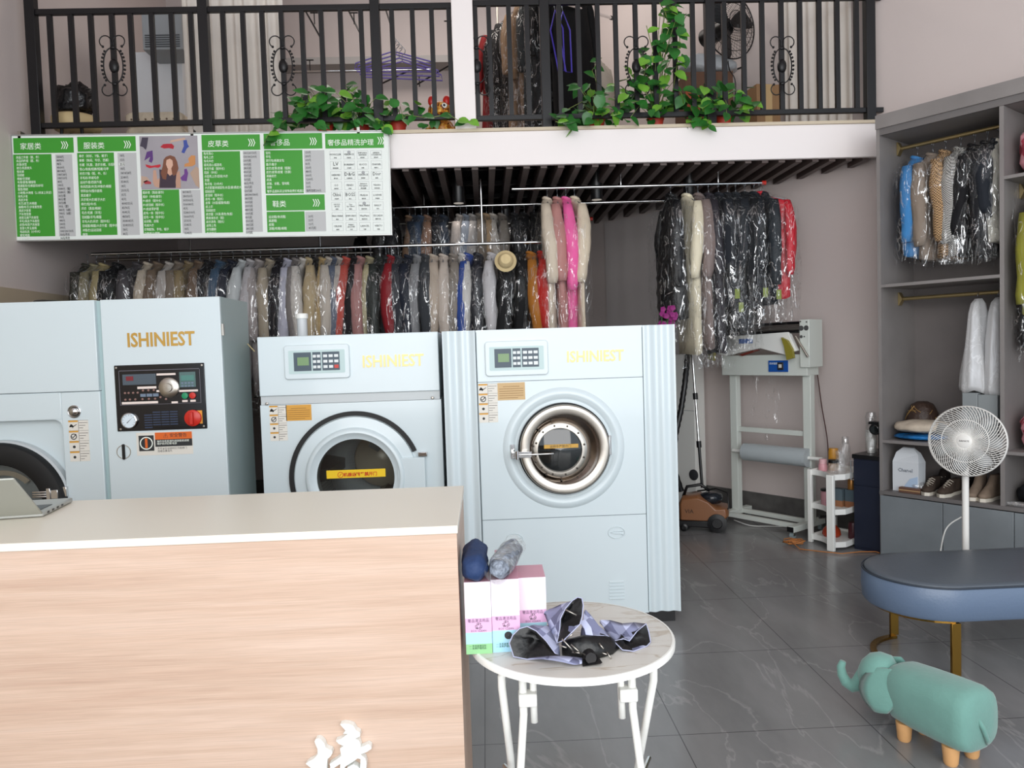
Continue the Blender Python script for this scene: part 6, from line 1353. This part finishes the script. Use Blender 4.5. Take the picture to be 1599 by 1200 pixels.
a_ = atY(224,78,6.3); b_ = atY(283,20,6.3); t = thing('air_conditioner','grey air unit with louvres fixed high on the upper wall behind the left railing','air conditioner',(a_.x,6.3,a_.z))
MB().box((0,0,.0),(b_.x-a_.x,.3,b_.z-a_.z)).build('casing', mat('grey casing','8F9498',.5), t, bevel=.004)
lv = MB(); 
for k in range(6): lv.box((.02,-.006,.02+.018*k),(b_.x-a_.x-.02,.0,.028+.018*k))
lv.build('louvres', mat('dark louvre','44484C',.5), t)
a_ = atY(212,205,6.6); b_ = atY(284,80,6.6); t = thing('white_cupboard','plain white cupboard standing under the air unit upstairs','cupboard',(a_.x,6.6,FU))
MB().box((0,0,0),(b_.x-a_.x,.45,b_.z-FU)).build('body', mat('cupboard white','D5D8DC',.5), t, bevel=.003); MB().box(((b_.x-a_.x)/2-.002,-.001,.02),((b_.x-a_.x)/2+.002,0,b_.z-FU-.02)).build('door_joint', M_slot, t)
a_ = atY(196,200,5.95); b_ = atY(284,150,5.95)
for i in range(3):
    hz_ = (b_.z-FU-.12)/3; t = thing('tufted_cushion','cream tufted cushion in a stack behind the left railing, '+['bottom','middle','top'][i]+' one','cushion',((a_.x+b_.x)/2,6.15,FU+hz_*i),0,'stack of cream tufted cushions upstairs')
    hw_ = (b_.x-a_.x)/2; cu = MB(); rr_=[]
    for z_,s_ in ((0,.94),(hz_*.2,1),(hz_*.8,1),(hz_,.94)): rr_.append([(x*s_*(1+.01*math.sin(k*1.9)),y*s_,z_) for k,(x,y) in enumerate(rrect(-hw_,-.22,hw_,.22,.05))])
    cu.loft(rr_).build('cushion', mat('cream tufting','C9BCA8',.7,bump=.6,bscale=18,var=.1,vscale=14), t, smooth='auto')
    tf = MB()
    for k in range(7): tf.ball((-hw_+.06+k*(2*hw_-.12)/6,-.222,hz_*.5),.008,8,6)
    tf.build('tuft_button', mat('brown button','6A5848',.6), t)
# stool with a dark bag on it
a_ = atY(120,190,5.75); a_.x = max(a_.x,XL+.19); t = thing('beige_stool','round beige padded stool behind the left railing post','stool',(a_.x,5.75,FU)); sh_ = max(.12,atY(120,183,5.75).z-FU)
MB().lathe([(.15,sh_-.10),(.165,sh_-.08),(.165,sh_-.02),(.14,sh_)],seg=32).build('seat', mat('beige pad','D2BC8E',.6), t, smooth=True)
for a in (.8,2.4,3.9,5.5): MB().cyl((.11*math.cos(a),.11*math.sin(a),0),(.10*math.cos(a),.10*math.sin(a),sh_-.09),.012,10).build('leg', M_bplastic, t)
bundle('black_bag','shiny black bag heaped on the beige stool upstairs','bag',(a_.x,5.75,FU+sh_),0,(.13,.11,.12),mat('shiny black vinyl','121214',.25,bump=.5,bscale=15),21,nn=.35)
# drying rail upstairs with violet hangers
Yd = 6.9; a_ = atY(455,112,Yd); b_ = atY(682,108,Yd); t = thing('upper_drying_rail','thin steel drying rail with dark struts on the upper back wall','rail',(a_.x,Yd,a_.z))
MB().cyl((0,0,0),(b_.x-a_.x,0,0),.007,10).build('rail', M_chrome, t)
for q in ((478,18,505,66),(544,15,566,58),(602,12,614,50),(598,130,640,110),(650,133,706,100)):
    p1_ = atY(q[0],q[1],Yd+.35)-Vector((a_.x,Yd,a_.z)); p2_ = atY(q[2],q[3],Yd+.02)-Vector((a_.x,Yd,a_.z)); MB().cyl(p1_,p2_,.008,8).build('strut', M_bplastic, t)
for px,py in ((491,20),(553,20),(484,94),(655,118),(700,33)):
    q = atY(px,py,Yd+.02)-Vector((a_.x,Yd,a_.z)); MB().cyl(q,q-Vector((0,0,.10)),.005,8).box((q.x-.035,q.y-.006,q.z-.004),(q.x+.035,q.y+.006,q.z+.004)).build('hook', M_bplastic, t)
M_violet = mat('violet plastic','6A5AA8',.35); M_violet2 = mat('deep violet plastic','4A3AB8',.35)
for k in range(4):
    c_ = atY(620,80,Yd-.05-.035*k); t = thing('violet_hanger','violet plastic clothes hanger lying across the drying rail behind the railing','hanger',(c_.x-.03+.025*k,Yd-.05-.035*k,c_.z-.03*k),.06*k,'violet hangers on the upper drying rail')
    MB().tube([(0,0,.0),(-.34,0,-.10),(-.35,0,-.15),(.35,0,-.15),(.34,0,-.10)],.007,8,closed=True).build('frame', M_violet, t, smooth='auto')
    MB().tube([(0,0,0),(0,0,.05),(.025,0,.075),(.03,0,.10),(.01,0,.125),(-.02,0,.11)],.0035,6).build('hook', M_hook, t, smooth=True)
# upper clothes rack running into depth
pf, pn_ = atY(778,42,7.5), atY(905,-70,6.15); pf.z = pn_.z = 4.68
t = thing('upper_clothes_rail','clothes rail high upstairs, running back above the dark coats','clothes rail',pf); MB().cyl((0,0,0),pn_-pf,.014,12).build('tube', M_steel, t)
for s_ in (0,1): 
    q = (pn_-pf)*s_; MB().cyl(q,q+Vector((0,0,5.6-4.68)),.01,10).build('drop_rod', M_steel, t)
rzk = math.atan2((pn_-pf).y,(pn_-pf).x)
ug = [(.03,'narrow dark red coat','coat','7A1A1C',1.15,.05),(.14,'glittering black dress','dress','0F0F11',1.25,.05),(.25,'black lace coat','coat','161416',1.2,.05),(.38,'camel brown coat','coat','8A6F56',1.3,.05),(.48,'tan leather coat','coat','7C624A',1.35,.05),(.60,'charcoal green coat','coat','24282A',1.35,.06),(.72,'black wool coat','coat','101012',1.4,.07),(.86,'heavy black overcoat','coat','0B0B0D',1.4,.08)]
for i,(f,d_,c_,h_,L_,th_) in enumerate(ug):
    garment(d_+' hanging upstairs behind the railing, right of the white column',c_,pf.lerp(pn_,f)-Vector((0,0,.008)),rzk+.1,h_,min(L_,1.45),th_,seed=700+i,group='coats on the upper clothes rail',film=(i not in (0,7)),W=.44)
for k,(px,py) in enumerate(((868,20),(880,22))):
    c_ = atY(px,py,5.75); t = thing('violet_hanger',['deep violet hanger hanging edge on in front of the black overcoat, left one','deep violet hanger hanging edge on in front of the black overcoat, right one'][k],'hanger',c_,rot=(0,math.radians(78),.2+.2*k),group='deep violet hangers by the black overcoat')
    MB().tube([(-.02,0,0),(.12,0,-.07),(.42,0,-.08),(.43,0,-.03),(.12,0,.03)],.006,8,closed=True).build('frame', M_violet2, t, smooth='auto')
    MB().tube([(-.02,0,0),(-.07,0,.0),(-.09,0,.02)],.004,6).build('hook', M_hook, t, smooth=True)
c1,c2 = atY(872,3,6.0), atY(955,28,6.9); t = thing('steel_pole','loose chrome pole with a black tip reaching out beside the black overcoat','pole',c1); MB().cyl((0,0,0),c2-c1,.014,12).build('tube', M_chrome, t); MB().cyl((c2-c1)*.985,(c2-c1)*1.02,.018,12).build('tip', M_bplastic, t)
bundle('quilted_blanket','cream quilted blanket standing folded behind the trailing plants','blanket',(atY(930,120,6.6).x,6.6,FU),0,(.17,.12,.46),mat('cream quilting','BDB2A4',.8,bump=.8,bscale=12),31,nn=.15)
a_ = atY(1100,150,6.4); t = thing('brown_carton','brown carton behind the plants upstairs, under a plastic sheet','box',(a_.x,6.4,FU)); zt9 = atY(1095,122,6.4).z-FU
MB().box((-.2,-.15,0),(.2,.2,zt9)).build('carton', mat('brown carton board','6B4A36',.7), t, bevel=.003); MB().box((-.2,-.152,zt9*.45),(-.05,-.1501,zt9*.8)).build('orange_print', mat('orange print 2','B5562E',.6), t)
bundle('plastic_sheet','crumpled pale plastic sheet lying on the brown carton upstairs','plastic sheet',(a_.x+.02,6.42,FU+zt9),0,(.24,.2,.08),mat('pale plastic','B9BEC2',.3,bump=.6,bscale=14),33,nn=.25)
a_ = atY(1210,165,6.1); t = thing('tan_carton','tan cardboard carton standing left of the right curtain upstairs','box',(a_.x-.16,5.95,FU),.15); zt9 = atY(1210,148,6.1).z-FU; MB().box((-.1,-.1,0),(.1,.1,zt9)).build('carton', mat('tan carton board','9A7652',.7), t, bevel=.003); MB().box((-.03,-.1008,.0),(.03,-.1,zt9)).build('tape', M_tan, t)
# industrial fan
c_ = atY(1138,40,6.2); t = thing('black_floor_fan','black wire industrial fan on a stand behind the right railing','fan',(c_.x,6.2,FU)); zc_ = c_.z-FU
g = MB(); g.at((0,0,zc_),(0,0,math.radians(25)))
Rc = .27
for k in range(40):
    a = 2*PI*k/40; g.tube([(Rc*s_*math.cos(a+.25*s_),-.10*math.cos(s_*PI/2)-.01,Rc*s_*math.sin(a+.25*s_)) for s_ in (.12,.4,.7,.9,1)]+[(Rc*s_*math.cos(a+.25),.10*math.cos(s_*PI/2),Rc*s_*math.sin(a+.25)) for s_ in (.9,.6,.3)],.0016,4,caps=False)
for s_ in (.3,.55,.8,1): 
    g.tube([(Rc*s_*math.cos(a),-.10*math.cos(s_*PI/2)-.012,Rc*s_*math.sin(a)) for a in [2*PI*k/48 for k in range(48)]],.003 if s_<1 else .006,5,closed=True)
g.build('wire_cage', M_black, t)
g = MB(); g.at((0,0,zc_),(0,0,math.radians(25)))
for k in range(3):
    a0 = 2*PI*k/3+.4; P_=[]
    for r,w_ in ((.04,.06),(.12,.13),(.2,.17),(.25,.12)): P_.append([(r*math.cos(a0)-s_*w_*math.sin(a0), s_*w_*.4, r*math.sin(a0)+s_*w_*math.cos(a0)) for s_ in (-.5,0,.5)])
    g.loft(P_,False,False,closed=False)
g.build('blade', M_black, t, solid=.003)
g = MB(); g.at((0,0,zc_),(0,0,math.radians(25))).cyl((0,.02,0),(0,.28,0),.075,20); g.cyl((0,.24,0),(0,.30,0),.05,16); g.build('motor', M_bplastic, t, smooth='auto')
MB().cyl((-.09,.2,0.03),(-.09,.2,zc_-.05),.018,12).build('pole', M_black, t); MB().lathe([(.2,0),(.2,.02),(.03,.05)],(-.09,.2,0),seg=28).build('base', M_black, t, smooth='auto')
MB().tube(crv([(.02,.1,zc_-.2),(.0,.0,zc_-.35),(.05,0,zc_-.5),(.02,.1,.05)]),.005,6).build('cord', M_bplastic, t, smooth=True)
MB().cyl((-.09,.2,zc_-.36),(.33,.24,zc_-.20),.008,8).build('stay', M_black, t)
# ================================================================ pothos plants
M_leaf = mat('pothos leaf','2B6B29',.38,var=.35,vscale=9,spec=.5); M_leaf2 = mat('young pothos leaf','6FA838',.4,var=.2,vscale=9)
M_vine = mat('vine stem','7A8A48',.6)
def leaf(mb, base, d, up, s):
    d = d.normalized(); side = d.cross(up).normalized(); up = side.cross(d).normalized()
    pr_ = [(0,0),(.05,.22),(.22,.40),(.45,.42),(.72,.26),(1.0,0)]
    mid_ = [base+d*(s*u)+up*(-.10*s*u*u) for u,_ in pr_]
    L1 = [base+d*(s*(u-.07*(1 if i==1 else 0)))+side*(s*w_)+up*(s*.12*w_*2-.12*s*u*u) for i,(u,w_) in enumerate(pr_)]
    R1 = [base+d*(s*(u-.07*(1 if i==1 else 0)))-side*(s*w_)+up*(s*.12*w_*2-.12*s*u*u) for i,(u,w_) in enumerate(pr_)]
    vs = [tuple(v_) for v_ in mid_+L1[1:5]+R1[1:5]]
    f = [(0,6,1),(1,6,7,2),(2,7,8,3),(3,8,9,4),(4,9,5),(0,1,10),(1,2,11,10),(2,3,12,11),(3,4,13,12),(4,5,13)]
    mb.add(vs,f)
def plant(label, px, potpy, vines, cluster, n, seed, pot=True, size=.085, Yp=5.60):
    rnd = random.Random(seed); a_ = atY(px,potpy,Yp); o = Vector((a_.x,Yp,FU)); t = thing('potted_pothos',label,'plant',o,group=None)
    if pot:
        MB().lathe([(.045,0),(.06,.10),(.064,.10),(.064,.115),(.055,.115),(.054,.10)],seg=24).build('pot', M_pot, t, smooth='auto'); MB().lathe([(.054,.098),(.001,.10)],seg=20,cap=False).build('soil', M_soil, t)
    m = MB(); s = MB()
    for i in range(n):
        cx_,cy_,rx_,ry_ = cluster[i % len(cluster)]
        a = rnd.uniform(0,6.28); q = math.sqrt(rnd.random()); Yl = rnd.uniform(5.30,5.44) if rnd.random() < .30 else rnd.uniform(5.50,5.68)
        p_ = atY(cx_+rx_*q*math.cos(a), cy_+ry_*q*math.sin(a), Yl)-o
        d = Vector((rnd.uniform(-1,1),rnd.uniform(-.9,.2),rnd.uniform(-1,.35))); up = Vector((rnd.uniform(-.5,.5),-.7,.7))
        if i % 3 == 0: s.tube([(0,0,.1),(p_.x*.5,p_.y*.5,max(.2,p_.z*.7+.03)),tuple(p_)],.0022,4)
        m.k = 1 if rnd.random() < .22 else 0; leaf(m,p_,d,up,size*rnd.uniform(.75,1.3))
    for vn in vines:
        P_ = [atY(x,y,Y)-o for x,y,Y in vn]; s.tube([tuple(p_) for p_ in P_],.0028,5)
        for i in range(len(P_)-1):
            for k in range(2):
                q = P_[i].lerp(P_[i+1],k/2+.25); m.k = 1 if rnd.random() < .3 else 0
                leaf(m,q,Vector((rnd.choice((-1,1))*rnd.uniform(.5,1),-.3,rnd.uniform(-.8,.3))),Vector((0,-.8,.6)),size*rnd.uniform(.7,1.2))
    m.build('leaves', [M_leaf,M_leaf2], t, smooth=True); s.build('vines', M_vine, t, smooth=True)
plant('potted pothos spilling over the price board top, left part of the left plants',508,198,[[(440,190,5.5),(430,200,5.32),(418,212,5.29),(412,228,5.285)],[(470,170,5.6),(450,185,5.5),(435,195,5.33)]],[(465,175,42,26),(500,160,38,30)],85,1)
plant('potted pothos in a red pot left of the thick railing post, above the price board',565,198,[[(590,185,5.5),(600,195,5.36),(598,204,5.3)]],[(550,160,40,28),(575,185,30,16),(540,190,40,14)],90,2)
plant('small pothos trailing along the rail beside the tiger figure',622,196,[[(610,185,5.55),(640,180,5.4),(670,185,5.36),(700,178,5.36),(722,192,5.35),(738,188,5.35)]],[(612,185,22,22),(640,170,25,14),(655,190,30,12)],30,3,size=.075)
plant('potted pothos in a red pot, leftmost right of the white column',932,196,[[(900,185,5.5),(885,192,5.34),(868,190,5.33)],[(940,150,5.55),(925,110,5.6),(940,90,5.6)]],[(925,160,45,30),(900,185,30,16),(960,165,40,28)],100,4)
plant('tall climbing pothos in a red pot, its vines reaching above the railing',1024,190,[[(1010,160,5.5),(1005,120,5.42),(1020,80,5.38),(1010,40,5.38)],[(1035,160,5.5),(1040,120,5.4),(1032,80,5.37),(1045,45,5.37),(1040,20,5.37),(1030,4,5.37)],[(1050,150,5.5),(1058,100,5.38),(1062,60,5.37),(1056,30,5.37),(1045,5,5.37)]],[(1010,165,45,28),(1040,150,35,35),(1000,110,25,30),(1045,90,25,40),(1050,30,24,26)],135,5)
plant('potted pothos in a red pot under the black fan, rightmost plant',1130,188,[[(1110,180,5.5),(1105,190,5.34),(1108,200,5.33)],[(1150,170,5.5),(1172,165,5.36),(1182,160,5.36)]],[(1115,160,30,28),(1145,155,34,24),(1090,175,22,22)],90,6)
# tiger figure
c_ = atY(688,190,5.62); t = thing('tiger_figure','orange and yellow painted tiger figure with red ears behind the left railing','figure',(c_.x,5.62,FU)); s9 = (atY(688,150,5.62).z-FU)/.30
M_tig = mat('orange tiger paint','C9822C',.4); nt_, b_ = nodes_of(M_tig); tc_=nt_.nodes.new('ShaderNodeTexCoord'); vo=nt_.nodes.new('ShaderNodeTexNoise'); vo.inputs['Scale'].default_value=22; vo.inputs['Distortion'].default_value=2; rp=nt_.nodes.new('ShaderNodeValToRGB'); rp.color_ramp.interpolation='CONSTANT'; rp.color_ramp.elements[0].color=lin('5A2A12'); e_=rp.color_ramp.elements[1]; e_.position=.42; e_.color=lin('C97C28'); e_=rp.color_ramp.elements.new(.58); e_.color=lin('DDB048')
for x,y in ((tc_.outputs['Object'],vo.inputs['Vector']),(vo.outputs[0],rp.inputs[0]),(rp.outputs[0],b_.inputs['Base Color'])): nt_.links.new(x,y)
g = MB(); g.at((0,0,0),(0,0,0),(s9,s9,s9)); g.ball((0.01,0.02,.075),(.085,.09,.075),20,12); g.build('body', M_tig, t, smooth=True)
g = MB(); g.at((0,0,0),(0,0,0),(s9,s9,s9)); g.ball((0,-.03,.185),(.082,.07,.068),20,12); g.ball((0,-.09,.165),(.035,.028,.025),14,8); g.build('head', M_tig, t, smooth=True)
for sx in (-1,1):
    g = MB(); g.at((0,0,0),(0,0,0),(s9,s9,s9)); g.ball((sx*.052,-.03,.255),(.028,.022,.038),14,8); g.build('ear', mat('red ear','C4241C',.35), t, smooth=True)
    g = MB(); g.at((0,0,0),(0,0,0),(s9,s9,s9)); g.ball((sx*.036,-.088,.205),(.020,.010,.018),14,8); o = g.build('eye', M_wash, t, smooth=True)
    g = MB(); g.at((0,0,0),(0,0,0),(s9,s9,s9)); g.ball((sx*.036,-.098,.205),(.009,.005,.010),10,6); g.build('pupil', M_ink, o, smooth=True)
    g = MB(); g.at((0,0,0),(0,0,0),(s9,s9,s9)); g.tube([(sx*.06,-.03,.08),(sx*.085,-.07,.04),(sx*.07,-.09,.02)],[.026,.022,.02],12); g.build('paw', M_tig, t, smooth=True)
g = MB(); g.at((0,0,0),(0,0,0),(s9,s9,s9)); g.tube([(.08,.04,.05),(.115,.02,.10),(.115,.0,.22)],[.014,.016,.016],10); g.build('tail', mat('yellow tail','D9A038',.4), t, smooth=True)
